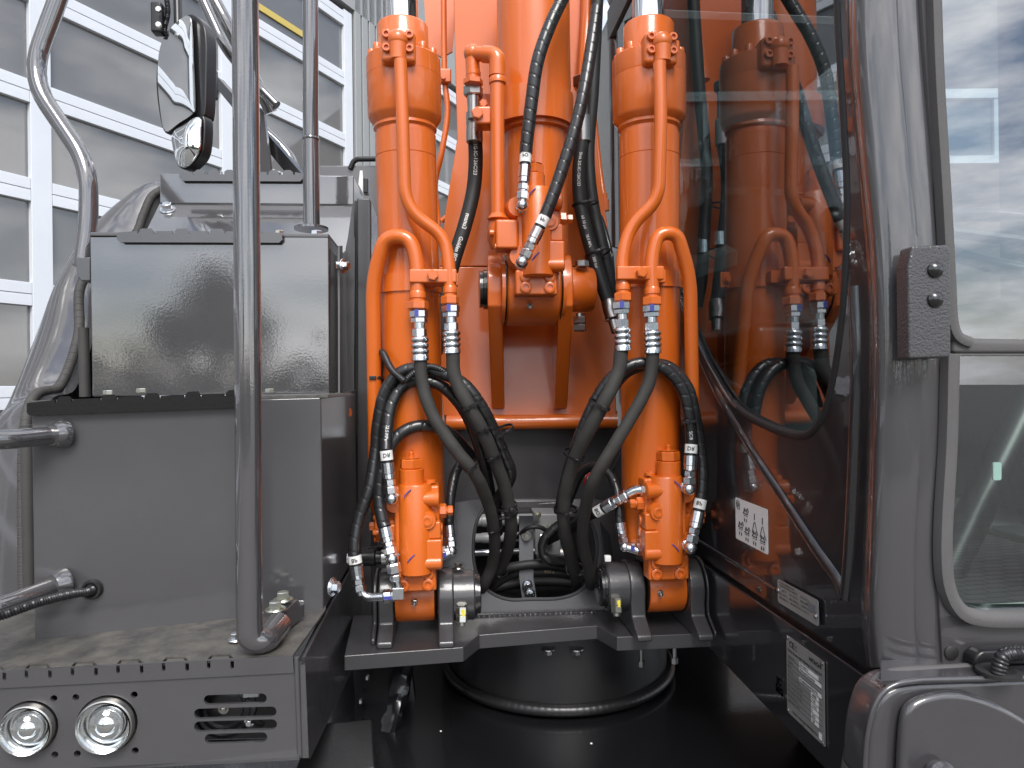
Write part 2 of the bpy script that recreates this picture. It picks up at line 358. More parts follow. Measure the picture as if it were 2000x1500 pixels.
# ---------------------------------------------------------------- left: lamp bumper
_a, _b = P(0, 1315, .963), P(572, 1281, 1.02); BX = V((_b.x - _a.x, _b.y - _a.y, 0)).normalized(); BN = V((BX.y, -BX.x, 0)); bp_ = plane(BN, _b); ZT = bp_(570, 1279).z
hz = HZ(ZT)
r = thing('lamp_bumper', 'dusty grey sheet metal bumper with two round lamps and four slots', 'bumper', P(300, 1490, 1.02))
def circ(pl, u, v, ru, n=28):
    c = pl(u, v); k = (pl(u + ru, v) - c).length
    return [c + BX * k * math.cos(2 * PI * i / n) + ZZ * k * math.sin(2 * PI * i / n) for i in range(n)]
def slot(pl, u0, u1, v0, v1, n=8):
    rr = (v1 - v0) / 2; cy = (v0 + v1) / 2; sl = -.03
    pts = [(u0 + rr + rr * math.cos(a), cy + rr * math.sin(a)) for a in [PI / 2 + PI * i / n for i in range(n + 1)]] + [(u1 - rr + rr * math.cos(a), cy + rr * math.sin(a)) for a in [-PI / 2 + PI * i / n for i in range(n + 1)]]
    return [pl(u, v + sl * (u - (u0 + u1) / 2)) for u, v in pts]
holes = [circ(bp_, 57, 1421, 57), circ(bp_, 209, 1414, 60)] + [circ(bp_, u, v, 7, 12) for u, v in [(105, 1364), (148, 1362), (262, 1357), (107, 1474), (151, 1472), (264, 1466)]]
holes += [slot(bp_, 398, 521, 1356, 1375), slot(bp_, 379, 540, 1382, 1402), slot(bp_, 379, 541, 1407, 1427), slot(bp_, 400, 522, 1432, 1451)]
part('front_plate', G().prism(on(bp_, [(-90, 1347), (581, 1313), (584, 1478), (-90, 1513)]), MY * .005, holes), GRYS, r)
lp = plane(BN, bp_(300, 1330) + BN * .003)
lh = []; th = []
for u in (-15, 74, 164, 253, 342, 430):
    dv = -(u - 253) * .052
    for e in (-26, 20): lh.append(on(lp, [(u + e, 1300 + dv), (u + e + 7, 1300 + dv), (u + e + 7, 1313 + dv), (u + e + 3.5, 1316 + dv), (u + e, 1313 + dv)]))
    th.append(on(hz, [(u - 25, 1296 + dv), (u - 17, 1288 + dv), (u + 19, 1287 + dv), (u + 27, 1295 + dv), (u + 20, 1295 + dv), (u + 15, 1291 + dv), (u - 14, 1292 + dv), (u - 19, 1296.5 + dv)]))
part('lip', G().prism(on(lp, [(-90, 1316), (572, 1281), (574, 1314), (-90, 1349)]), MY * .004, lh), GRYS, r)
part('top_plate', G().prism(on(hz, [(-90, 1318), (571, 1280), (636, 1190), (636, 1165), (-90, 1180)]), ZZ * -.004, th), GRYD, r)
part('corner_edge', G().tube([bp_(579, 1284), bp_(586, 1478)], .004, 10), GRYS, r)
sp = SD(583, 1290, 1.02)
part('side_plate', G().prism(on(sp, [(589, 1284), (637, 1192), (712, 1060), (712, 1290), (690, 1296), (600, 1482), (591, 1480)]), MX * .005), FRM, r)
part('corner_flange', G().prism(on(bp_, [(587, 1300), (596, 1298), (603, 1480), (590, 1481)]), MY * .004), GRYS, r)
part('back_plate', G().prism(on(FR(300, 1400, 1.16), [(-60, 1260), (560, 1230), (560, 1440), (-60, 1460)]), MY * .004), BLK, r)
part('bottom_plate', G().prism(on(HZ(bp_(300, 1495).z), [(-90, 1512), (584, 1479), (600, 1440), (-90, 1460)]), ZZ * -.004), GRYS, r)
for u, v, rr, lb in ((57, 1421, 54, 'round clear bumper lamp at the lower left corner'), (209, 1414, 57, 'round clear bumper lamp, the larger one nearer the slots')):
    c = bp_(u, v); k = rr * (bp_(u + 1, v) - c).length; q = thing('bumper_lamp', lb, 'lamp', c - ZZ * k, 'round lamps in the bumper'); ax = BN
    part('bezel', G().lathe(c - ax * .01, ax, [(0, k * .99), (.016, k * 1.0), (.021, k * .97), (.022, k * .92), (.018, k * .90)], 48, cap=False), STL, q)
    part('reflector', G().lathe(c - ax * .012, ax, [(0, k * .60), (.002, k * .66), (.008, k * .68), (.009, k * .74), (.016, k * .77), (.017, k * .83), (.027, k * .91)], 48, cap=False), REFL, q)
    part('projector', G().lathe(c - ax * .014, ax, [(0, k * .64), (.016, k * .62), (.021, k * .56), (.023, k * .52), (.020, k * .46), (.012, k * .38), (.008, k * .25), (.007, k * .1), (.0069, .0004)], 44, cap=False), REFL, q)
    part('projector_lens', G().lathe(c - ax * .004, ax, [(0, k * .45), (.006, k * .43), (.012, k * .34), (.016, k * .2), (.017, .0004)], 36), CHR, q)
    part('housing', G().lathe(c - ax * .09, ax, [(0, k * .6), (.045, k * .84), (.075, k * .9)], 32), PLA, q)
    part('lens', G().lathe(c, ax, [(.006, k * .91), (.012, k * .89), (.020, k * .74), (.026, k * .5), (.0295, k * .2), (.030, .0005)], 44, cap=False), GLL, q)
hc = bp_(425, 1402) + MY * .03
q = thing('horn', 'black disc horn seen through the bumper slots', 'horn', hc - ZZ * .04)
part('disc', G().lathe(hc, -MY, [(-.03, .03), (-.012, .044), (0, .046), (.003, .040), (-.001, .037), (.002, .030), (-.002, .027), (.001, .018), (.001, .001)], 36), PLA, q)
bolt(q, hc - MY * .002, -MY, .005, STL)
part('connector', G().box(bp_(482, 1366) + MY * .03, .012, .01, .007), INTL, q, bev=.002)
part('cable', G().tube([bp_(470, 1385) + MY * .03, bp_(485, 1400) + MY * .03, bp_(480, 1425) + MY * .03, bp_(500, 1440) + MY * .04], .005, 10, lambda s, a: .005 + .0008 * math.sin(s * 1500)), PLA, q)
bolt(q, bp_(476, 1429) + MY * .03, -MY, .005, ZINC)

# ---------------------------------------------------------------- left: stepped boxes
def tread(parent, pl, u0, u1, v0, v1, teeth, m, sl=0, tw=14, th_=6, name='tread_lip'):
    top = [(u0, v0 + (v1 - v0) * .15)]
    for u in teeth:
        top += [(u - tw - 4, v0), (u - tw - 4, v0 + 5), (u - tw, v0 + 5), (u - tw, v0), (u - tw + 5, v0 - th_), (u + tw - 5, v0 - th_), (u + tw, v0), (u + tw, v0 + 5), (u + tw + 4, v0 + 5), (u + tw + 4, v0)]
    top += [(u1, v0 + (v1 - v0) * .15), (u1, v1 - 6), (u1 - 6, v1), (u0 + 6, v1), (u0, v1 - 6)]
    return part(name, G().prism([pl(u, v + sl * (u - u0)) for u, v in top], MY * .004), m, parent)
_a, _b = P(67, 1246, 1.095), P(632, 1190, 1.228); LX = V((_b.x - _a.x, _b.y - _a.y, 0)).normalized(); LN = V((LX.y, -LX.x, 0)); lb_ = plane(LN, _b)
r = thing('lower_step_box', 'tall satin grey lower box standing on the bumper, left of the big post', 'step box', lb_(340, 1245))
part('body', G().prism(on(lb_, [(60, 790), (627, 776), (632, 1196), (67, 1252)]), MY * .46), GRYS, r, bev=.003)
part('tread_plate', G().prism([lb_(56, 783), lb_(640, 771), lb_(640, 771) + MY * .32, lb_(56, 783) + MY * .32], ZZ * -.005), GRYD, r)
tread(r, plane(LN, lb_(300, 800) + LN * .012), 52, 470, 783, 812, [125, 212, 296, 376, 455], BLKM, -.038)
for u, v in ((182, 772), (250, 768), (512, 768)): bolt(r, lb_(u, v) + MY * .05, ZZ, .008, washer=False)
for (a, b_, c_) in (((-60, 858, 1.0), (20, 858, 1.04), (122, 848, 1.11)),):
    part('grab_rail', G().tube([P(*a), P(*b_), P(*c_)], .0150, 18), TUBE, r); part('weld_boss', G().lathe(lb_(124, 847), -MY - MX * .5, [(0, .024), (.012, .022), (.02, .018)], 20), TUBE, r)
part('foot_rail', G().tube([P(-60, 1205, .98), P(0, 1186, 1.01), P(70, 1160, 1.06), P(122, 1140, 1.11)], .0150, 18), TUBE, r)
part('weld_boss', G().lathe(lb_(126, 1138), -MY - MX * .6, [(0, .024), (.012, .022), (.02, .018)], 20), TUBE, r)
cg = lb_(180, 1151)
part('grommet', G().lathe(cg, -MY, [(-.01, .010), (.002, .010), (.006, .012), (.006, .015), (0, .017)], 24), RUB, r)
solo('conduit_cable', G().tube(Pa([cg + MY * .03, cg - MY * .01, P(140, 1160, 1.08), P(80, 1175, 1.03), P(0, 1203, .98), P(-60, 1220, .96)], .0012), .0070, 12, lambda s, a: .0066 + .0009 * math.sin(s * 1570)), PLA, 'thin black corrugated cable leaving the lower box through a grommet', 'cable')
bolt(r, lb_(639, 1153) + MX * .004 + MY * .02, MX - MY * .35, .011, ZINC, name='side_bolt')

ub = FR(400, 600, 1.55)
r = thing('upper_step_box', 'glossy grey upper box with mirror-like front behind the big post', 'step box', ub(410, 770))
part('body', G().prism(on(ub, [(175, 462), (642, 459), (644, 769), (180, 774)]), MY * .38), GRY, r, bev=.003)
part('top_edge', G().prism(on(plane(MY, ub(400, 460) - MY * .002), [(175, 453), (642, 456), (642, 464), (175, 461)]), MY * .3), GRYS, r, bev=.002)
tread(r, plane(MY, ub(400, 460) - MY * .014), 228, 551, 451, 473, [286, 355, 424, 498], GRYS, .003, 14, 5)
for u, v in ((264, 447), (536, 449)): bolt(r, ub(u, v) + MY * .05, ZZ, .010, washer=False)
bolt(r, ub(603, 449) + MY * .1, ZZ, .014, ZINC, name='post_bolt')
part('post_socket', G().prism(on(FR(160, 520, 1.56), [(146, 502), (176, 502), (176, 549), (158, 549), (150, 540)]), MY * .05), GRYS, r, bev=.003)
part('gap_shade_plate', G().prism(on(FR(160, 650, 1.96), [(150, 520), (220, 520), (220, 800), (60, 800), (120, 740), (150, 660)]), MY * .01), BLK, r)  # black sheet put in for the dark interior behind the gap
part('hinge_tube', G().tube([P(163, 640, 1.66), P(166, 775, 1.66)], .012, 14), SEAL, r)
part('red_tab', G().bx(645, 658, 481, 503, 1.74, .01), ORG, r)

tb = FR(500, 370, 2.0)
r = thing('top_step_box', 'low grey top step behind the upper box, bolt and washer on its slope', 'step box', tb(500, 450))
part('riser', G().prism(on(tb, [(312, 338), (691, 343), (691, 400), (312, 397)]), MY * .35), GRY, r, bev=.003)
sl3 = PL3(tb(312, 399), tb(691, 402), P(500, 470, 1.84))
part('sloped_plate', G().prism(on(sl3, [(312, 398), (692, 401), (675, 486), (675, 520), (262, 520), (285, 452)]), V((0, .006, -.006))), GRY, r)
tread(r, plane(MY, tb(400, 345) - MY * .014), 350, 592, 335, 353, [390, 418, 448, 535, 562], GRYS, .005, 10, 4)
nsl = (P(500, 470, 1.84) - tb(500, 400)).cross(MX).normalized(); nsl = nsl if nsl.y < 0 else -nsl
bolt(r, sl3(328, 410), nsl, .014, ZINC)
bolt(r, tb(376, 334) + MY * .05, ZZ, .011, washer=False)
r = thing('engine_side_panel', 'dark upright panels with clamp bolts between the boxes and left cylinder', 'panel', P(690, 1290, 1.7))
part('front_strip', G().prism(on(FR(680, 700, 1.72), [(664, 500), (676, 488), (689, 395), (691, 395), (692, 1140), (662, 1140)]), MY * .006), FRM, r)
part('clamp_flange', G().prism(on(SD(661, 700, 1.62), [(660, 480), (666, 480), (668, 1118), (661, 1125)]), MX * .004), GRYS, r)
part('groove_strip', G().bx(692, 697, 392, 1270, 1.75, .01), BLK, r)
part('inner_column', G().prism(on(FR(710, 700, 1.74), [(697, 386), (722, 387), (725, 395), (727, 1240), (697, 1240)]), MY * .3), FRM, r, bev=.004)
part('rear_duct', G().bx(722, 770, 420, 700, 2.3, .1), BLKG, r)
part('lower_wall', G().prism(on(SD(634, 1190, 1.26), [(634, 1195), (634, 780), (700, 760), (700, 1290), (690, 1297), (588, 1290)]), MX * -.004), FRM, r)
part('rear_wall', G().bx(690, 800, 1010, 1290, 1.86, .01), FRM, r)
for u, v in ((666, 520), (669, 806)):
    c = P(u, v, 1.6); bolt(r, c + MX * .004, MX - MY * .4, .011, ZINC, name='clamp_bolt'); bolt(r, c - MX * .004, -MX - MY * .4, .010, ZINC, washer=False, name='clamp_nut')
r = thing('rear_hood_box', 'grey box with black bar handle far behind the top step', 'hood', P(670, 345, 2.6))
part('body', G().bx(590, 745, 323, 420, 2.6, .4), GRYS, r, bev=.004)
part('handle', G().tube(fillet([P(684, 330, 2.6), P(692, 311, 2.6), P(770, 310, 2.6)], .03), .010, 12), PLA, r)
part('white_latch', G().prism(on(FR(707, 360, 2.3), [(703, 333), (708, 333), (710, 378), (700, 360)]), MY * .01), WHT, r)
part('latch_motor', G().box(P(715, 365, 2.3), .008, .02, .025), PLA, r, bev=.003)

# ---------------------------------------------------------------- left: rounded hood
O_ = [(330, 360, 2.20), (300, 364, 2.18), (255, 382, 2.15), (205, 418, 2.12), (158, 480, 2.08), (108, 585, 2.0), (58, 690, 1.92), (12, 800, 1.84), (-60, 960, 1.76), (-110, 1260, 1.7)]
I_ = [(318, 370, 2.10), (296, 385, 2.08), (280, 420, 2.05), (262, 460, 2.02), (200, 505, 1.96), (157, 560, 1.90), (153, 655, 1.84), (118, 752, 1.78), (52, 815, 1.66), (48, 1250, 1.55)]
rows = []
for (a, b_) in zip(O_, I_):
    po, pi = P(*a), P(*b_); row = []
    for j in range(17):
        tt = j / 16; row.append(po.lerp(pi, tt) + V((-.5, -.8, .35)).normalized() * (.035 * math.sin(PI * tt)))
    rows.append(row)
rows2 = []
cols = [crv([rw[j] for rw in rows], 8) for j in range(17)]
rows2 = [[cols[j][i] for j in range(17)] for i in range(len(cols[0]))]
r = thing('engine_hood', 'glossy rounded grey engine hood curving down behind the boxes', 'hood', P(20, 1250, 1.6))
part('skin', G().shell(rows2, V((.02, .03, -.01))), HOODM, r, sm=60)
part('edge_seal', G().tube(Pa([P(*q) for q in I_], .003), .013, 12, lambda s, a: .0125 + .0006 * math.sin(s * 900)), SEAL, r)
part('inner_wall', G().prism([P(300, 390, 2.3), P(340, 470, 2.3), P(230, 830, 2.1), P(40, 830, 1.95), P(110, 740, 2.05), P(150, 600, 2.2)], V((.02, .05, 0))), BLK, r)
part('lower_seal', G().tube([P(52, 830, 1.4), P(56, 1050, 1.4), P(60, 1245, 1.4)], .012, 12), SEAL, r)

# ---------------------------------------------------------------- left: handrails and mirror
r = thing('front_handrail', 'thick glossy grey handrail post bolted down beside the bumper corner', 'handrail', P(530, 1260, 1.08))
part('post', G().tube(Pa(fillet([P(478, -120, 1.02), P(481, 300, 1.02), P(484, 700, 1.02), P(487, 1215, 1.02), P(489, 1250, 1.02), P(518, 1252, 1.03), P(545, 1218, 1.085)], .034), .006, False), .0192, 24), TUBE, r)
fb = P(548, 1192, 1.2)
part('foot_bracket', G().prism([P(520, 1238, 1.10), P(524, 1203, 1.10), P(560, 1172, 1.17), P(574, 1175, 1.17), P(573, 1205, 1.17), P(535, 1236, 1.10)], V((.018, .004, 0))), GRY, r, bev=.004)
for u, v, d in ((538, 1192, 1.115), (553, 1173, 1.155)): bolt(r, P(u, v, d), ZZ, .0105)
bolt(r, P(461, 1250, 1.075), ZZ, .008, ZINC)
r = thing('bent_handrail', 'bent grey handrail rising from the left end of the upper box', 'handrail', P(165, 520, 1.6))
part('rail', G().tube(Pa(fillet([P(140, -90, 1.66), P(118, -15, 1.66), P(57, 152, 1.64), P(172, 322, 1.61), P(174, 430, 1.6), P(161, 520, 1.58)], .09), .008, False), .0205, 20), TUBE, r)
r = thing('thin_handrail', 'thin straight grey post on a bolted flange right of the big post', 'handrail', P(607, 448, 1.75))
part('post', G().tube([P(606, -80, 1.75), P(607, 268, 1.75)], .0195, 20), TUBE, r)
part('sleeve', G().tube([P(607, 270, 1.75), P(609, 445, 1.75)], .0205, 20), TUBE, r)
part('joint_ring', G().lathe(P(607, 272, 1.75), ZZ, [(-.004, .021), (0, .0225), (.004, .021)], 20), TUBE, r)
part('flange', G().lathe(P(608, 449, 1.72), ZZ, [(0, .042), (.006, .042), (.012, .024)], 28), TUBE, r)
r = thing('mirror_stay', 'dark diagonal stay tubes behind the rear-view mirror', 'bracket', P(470, 200, 2.3))
part('upper_tube', G().tube(Pa(fillet([P(355, -90, 2.2), P(440, 95, 2.2), P(500, 165, 2.3), P(540, 206, 2.3)], .05), .01, False), .017, 14), TUBE, r)
part('second_tube', G().tube([P(385, -60, 2.3), P(450, 60, 2.3), P(530, 220, 2.4)], .022, 14), TUBE, r)
part('flat_bar', G().prism([P(405, 150, 2.4), P(425, 150, 2.4), P(590, 340, 2.4), P(560, 340, 2.4)], V((.01, .03, 0))), BLKG, r)
part('lower_tube', G().tube(Pa([P(430, 165, 2.5), P(500, 240, 2.5), P(560, 300, 2.5), P(578, 340, 2.5)], .01), .020, 14), TUBE, r)
part('gusset', G().prism([P(508, 210, 2.35), P(515, 220, 2.35), P(530, 340, 2.35), P(508, 340, 2.35)], V((.0, .02, 0))), GRYS, r)
part('pivot_block', G().box(P(411, 163, 2.05), .018, .02, .045), PLA, r, bev=.006)
part('pivot_rod', G().tube([P(408, 90, 2.05), P(411, 235, 2.05)], .010, 12), PLA, r); bolt(r, P(411, 236, 2.05), -ZZ, .009, ZINC, False)
part('vertical_rod', G().tube([P(345, -60, 2.1), P(348, 60, 2.05)], .012, 12), PLA, r)
part('cable', G().tube(Pa([P(318, -40, 2.05), P(328, 20, 2.04), P(322, 60, 2.04), P(335, 90, 2.06)], .0015), .007, 10, lambda s, a: .007 + .0008 * math.sin(s * 1500)), PLA, r)
part('sensor_block', G().box(P(309, 38, 2.03), .016, .018, .045), PLA, r, bev=.006)
for v in (20, 50): bolt(r, P(311, v, 2.0), -MY, .009, ZNY, False)
mn = V((-.40, -.91, .04)).normalized(); mp_ = plane(mn, P(345, 160, 2.0))
r = thing('rear_view_mirror', 'tall rear-view mirror in a black housing reflecting the workshop door', 'mirror', mp_(360, 327))
up_o = crv(on(mp_, [(312, 95), (330, 58), (366, 30), (374, 60), (377, 130), (380, 205), (376, 222), (350, 240), (323, 256), (313, 215), (308, 150)]), 4, True)
part('mirror_glass', G().dome(up_o, mn * .0015, .004), MIR, r, sm=70)
hs = crv(on(plane(mn, P(345, 160, 2.02)), [(313, 92), (332, 55), (367, 27), (392, 40), (402, 70), (402, 150), (398, 225), (378, 228), (350, 246), (322, 260), (309, 215), (304, 150)]), 4, True)
part('housing', G().prism(hs, -mn * .04), PLA, r, bev=.012, seg=3)
lo_o = crv(on(mp_, [(335, 263), (358, 243), (388, 228), (391, 262), (389, 292), (374, 317), (357, 327), (344, 313)]), 4, True)
part('wide_angle_glass', G().dome(lo_o, mn * .022, .004), MIR, r, sm=70)
hs2 = crv(on(plane(mn, P(345, 160, 2.02)), [(334, 262), (358, 240), (396, 222), (396, 290), (378, 320), (357, 330), (342, 315)]), 4, True)
part('lower_housing', G().prism(hs2, -mn * .035), PLA, r, bev=.01, seg=3)

# ---------------------------------------------------------------- centre: swing frame with lugs
ZP = P(800, 1268, 1.37).z; hp = HZ(ZP)
r = thing('swing_frame', 'dark grey welded swing frame holding the cylinder feet, oval opening behind', 'machine frame', P(1000, 1290, 1.45))
fr_pts = [(672, 1281), (905, 1264), (936, 1240), (1165, 1222), (1205, 1244), (1400, 1236)]
part('base_plate', G().prism(on(hp, fr_pts) + [hp(1420, 1190), hp(690, 1202)], ZZ * -.030), FRM, r, bev=.002)
wl = PL3(P(900, 838, 1.70), P(1200, 838, 1.725), P(1040, 1200, 1.60))
hole = crv(on(wl, [(962, 986), (1040, 984), (1108, 985), (1150, 1012), (1166, 1060), (1160, 1115), (1135, 1152), (1095, 1168), (1040, 1170), (990, 1170), (950, 1150), (928, 1108), (925, 1055), (935, 1010)]), 4, True)
part('upright_plate', G().prism(on(wl, [(836, 1010), (870, 985), (930, 976), (1160, 975), (1215, 985), (1240, 1010), (1245, 1207), (836, 1212)]), V((0, .012, 0)), [hole]), FRM, r)
part('back_plate', G().prism(on(FR(1040, 900, 1.95), [(830, 836), (1240, 832), (1240, 1010), (830, 1010)]), MY * .01), FRM, r)
part('opening_rim', G().tube(Pa(hole + [hole[0], hole[1]], .006, False), .004, 8), FRM, r)
part('weld_bead', G().tube(Pa([hp(905, 1206), hp(1040, 1200), hp(1165, 1196)], .002), .004, 8, lambda s, a: .0045 + .0012 * math.sin(s * 1300)), FRM, r)
part('opening_top_lip', G().prism(on(plane(MY, wl(1040, 985) - MY * .004), [(990, 980), (1085, 979), (1083, 990), (992, 991)]), MY * .05), FRM, r)
def lug(uc, vc, d, rr, th_, name='lug', foot=.10, back=.16, m=FRM, parent=None):
    c = P(uc, vc, d); zb = ZP - c.z; pts = []
    for i in range(13):
        a = -.35 + (PI + .7) * i / 12; pts.append(c + MY * (math.cos(a) * rr) + ZZ * (math.sin(a) * rr))
    pts = pts + [c - MY * rr * .98 + ZZ * (zb * .55), c - MY * (foot) + ZZ * (zb + .012), c - MY * foot + ZZ * zb, c + MY * back + ZZ * zb, c + MY * rr * 1.0 + ZZ * (zb * .4)]
    pts = [p - MX * th_ / 2 for p in pts]
    return part(name, G().prism(pts, MX * th_), m, parent or r, bev=.004)
PD = 1.47
lug(758, 1162, PD, .058, .032); lug(871, 1162, PD, .058, .032); lug(1233, 1144, PD + .02, .058, .032); lug(1345, 1142, PD + .02, .058, .032)
lug(737, 1165, PD + .02, .062, .010, 'lug_flange'); lug(1364, 1142, PD + .04, .064, .010, 'lug_flange')
def boss(u, v, d, sg, L=.045, rr=.052):
    c = P(u, v, d); part('pin_boss', G().lathe(c, MX * sg, [(0, rr), (L * .93, rr), (L, rr * .95), (L, rr * .8)], 40), FRM, r)
    part('pin_end', G().lathe(c + MX * sg * (L - .001), MX * sg, [(0, rr * .86), (.006, rr * .86), (.006, rr * .78), (.012, rr * .78), (.014, rr * .72)], 36), BLKG, r)
boss(886, 1162, PD, 1); boss(1219, 1144, PD + .02, -1)
for u, v, d in ((902, 1186, 1.41), (1203, 1168, 1.43)):
    c = P(u, v, d); g = G(); hexn(g, c, V((0, -.25, -1)), .016, .0125); hexn(g, c + V((0, -.25, -1)).normalized() * .016, V((0, -.25, -1)), .014, .0120); g.lathe(c + V((0, -.25, -1)).normalized() * .03, V((0, -.25, -1)), [(0, .008), (.006, .007)], 12)
    part('lock_nuts', g, ZNY, r, sm=30)
    part('paint_mark', G().box(c + V((.004, -.0125, -.008)), .003, .0008, .007), YINK, r)
bolt(r, P(895, 1110, 1.47), ZZ, .008, STL); part('white_cap', G().bx(1182, 1194, 1086, 1098, 1.45, .012), WHT, r, bev=.002)
for u, v in ((1071, 1266), (1126, 1266)): bolt(r, P(u, v, 1.53), -ZZ, .010, STL, True, name='underside_bolt')
for u, v in ((1253, 1262), (1317, 1256)):
    part('hanging_bolt', G().lathe(P(u, v, 1.50), -ZZ, [(0, .004), (.032, .004), (.032, .008), (.044, .008)], 6), STL, r)
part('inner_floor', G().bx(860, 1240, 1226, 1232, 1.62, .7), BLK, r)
part('shade_wall', G().prism(on(FR(1050, 1180, 2.3), [(640, 850), (1420, 850), (1420, 1300), (640, 1300)]), MY * .01), BLK, r)  # added black sheet that shuts out light from behind the opening
part('centre_rib', G().prism([P(1166, 985, 1.7), P(1180, 985, 1.72), P(1200, 1100, 1.6), P(1186, 1100, 1.58)], V((.004, .05, 0))), FRM, r)
# things inside the oval opening
r2 = thing('valve_bracket', 'grey bracket, pipes and block inside the oval opening', 'bracket', P(1035, 1180, 1.7))
part('bracket_plate', G().prism(on(FR(1028, 1090, 1.72), [(1014, 1008), (1042, 1008), (1042, 1128), (1048, 1168), (1020, 1170), (1014, 1128)]), MY * .006), GREP, r2, bev=.001)
bolt(r2, P(1028, 1046, 1.715), -MY, .008, STL); bolt(r2, P(1030, 1143, 1.71), -MY, .0085, ZINC); bolt(r2, P(1035, 1160, 1.70), -MY, .0085, ZINC)
for v, q, u1 in ((1018, 11, 1100), (1052, 9, 1085), (1081, 6, 1075)):
    c = P(905, v, 1.9); L_ = (P(u1, v, 1.9) - c).length
    part('pipe', G().lathe(c, MX, [(0, q * px(1.9)), (.05, q * px(1.9)), (.052, q * px(1.9) * 1.12), (.09, q * px(1.9) * 1.12), (.092, q * px(1.9)), (L_, q * px(1.9))], 18), PGRY if q > 7 else ZINC, r2)
part('control_block', G().bx(1045, 1095, 1004, 1085, 1.86, .1), PGRY, r2, bev=.004)
for u, v in ((1050, 1006), (1075, 1030), (1090, 1020)): bolt(r2, P(u, v, 1.84), -MY, .006, ZNY)
part('fitting', G().lathe(P(1055, 1050, 1.84), MX, [(0, .012), (.02, .012), (.02, .016), (.035, .016)], 6), ZINC, r2)
part('lower_cover', G().lathe(P(1045, 1085, 1.9), MX, [(0, .028), (.1, .028)], 20), STL, r2)

# ---------------------------------------------------------------- below: slewing base
r = thing('slewing_base', 'black slewing pedestal with a thick welded ring under the frame', 'machine base', P(1100, 1500, 1.7))
zc = P(1090, 1392, 1.52).z; cc = P(1090, 1390, 1.82); cc.z = 0
part('pedestal', G().lathe(V((cc.x, cc.y, zc)), ZZ, [(0, .285), (ZP - .034 - zc, .28)], 64), BLK, r)
g = G(); ring = [V((cc.x + .292 * math.cos(2 * PI * i / 90), cc.y + .292 * math.sin(2 * PI * i / 90), zc)) for i in range(91)]
part('weld_ring', g.tube(Pa(ring, .004), .013, 12, lambda s, a: .013 + .0003 * math.sin(s * 420)), BLK, r)
part('deck', G().prism([V((cc.x - 1.2, .9, zc - .02)), V((cc.x + 1.6, .9, zc - .02)), V((cc.x + 1.6, 3, zc - .02)), V((cc.x - 1.2, 3, zc - .02))], ZZ * -.03), BLKG, r)
part('lower_drum', G().lathe(V((cc.x, cc.y, zc - .5)), ZZ, [(0, .5), (.47, .5)], 64), BLK, r)
part('rear_wall', G().bx(560, 1760, 1230, 1500, 2.5, .02), BLK, r)  # unseen wall added to stop light coming through from behind
part('left_cheek', G().prism(on(FR(760, 1400, 1.62), [(690, 1300), (800, 1290), (812, 1380), (815, 1520), (700, 1520)]), MY * .04), BLKG, r)
part('taped_strut', G().tube(Pa([P(790, 1300, 1.55), P(778, 1360, 1.52), P(764, 1420, 1.5), P(760, 1520, 1.5)], .004), .02, 12, lambda s, a: .02 + .004 * math.sin(s * 60 + 2 * math.sin(a * 2 + s * 30))), BLKG, r)
for u, v in ((716, 1324), (703, 1370)): bolt(r, P(u, v, 1.58), MX - MY * .3, .007, STL, False)
g = G(); 
for u, v, s_ in ((861, 1428, .002), (1155, 1452, .0025)): g.ball(P(u, v, 1.36), s_, 8, .6)
part('chip', g, WHT, r)
solo('access_step', G().prism([P(610, 1412, 1.3), P(728, 1402, 1.36), P(735, 1500, 1.25), P(560, 1540, 1.2)], ZZ * -.12), BLK, 'black knobbly access step at the bottom left of centre', 'step', bev=.006)

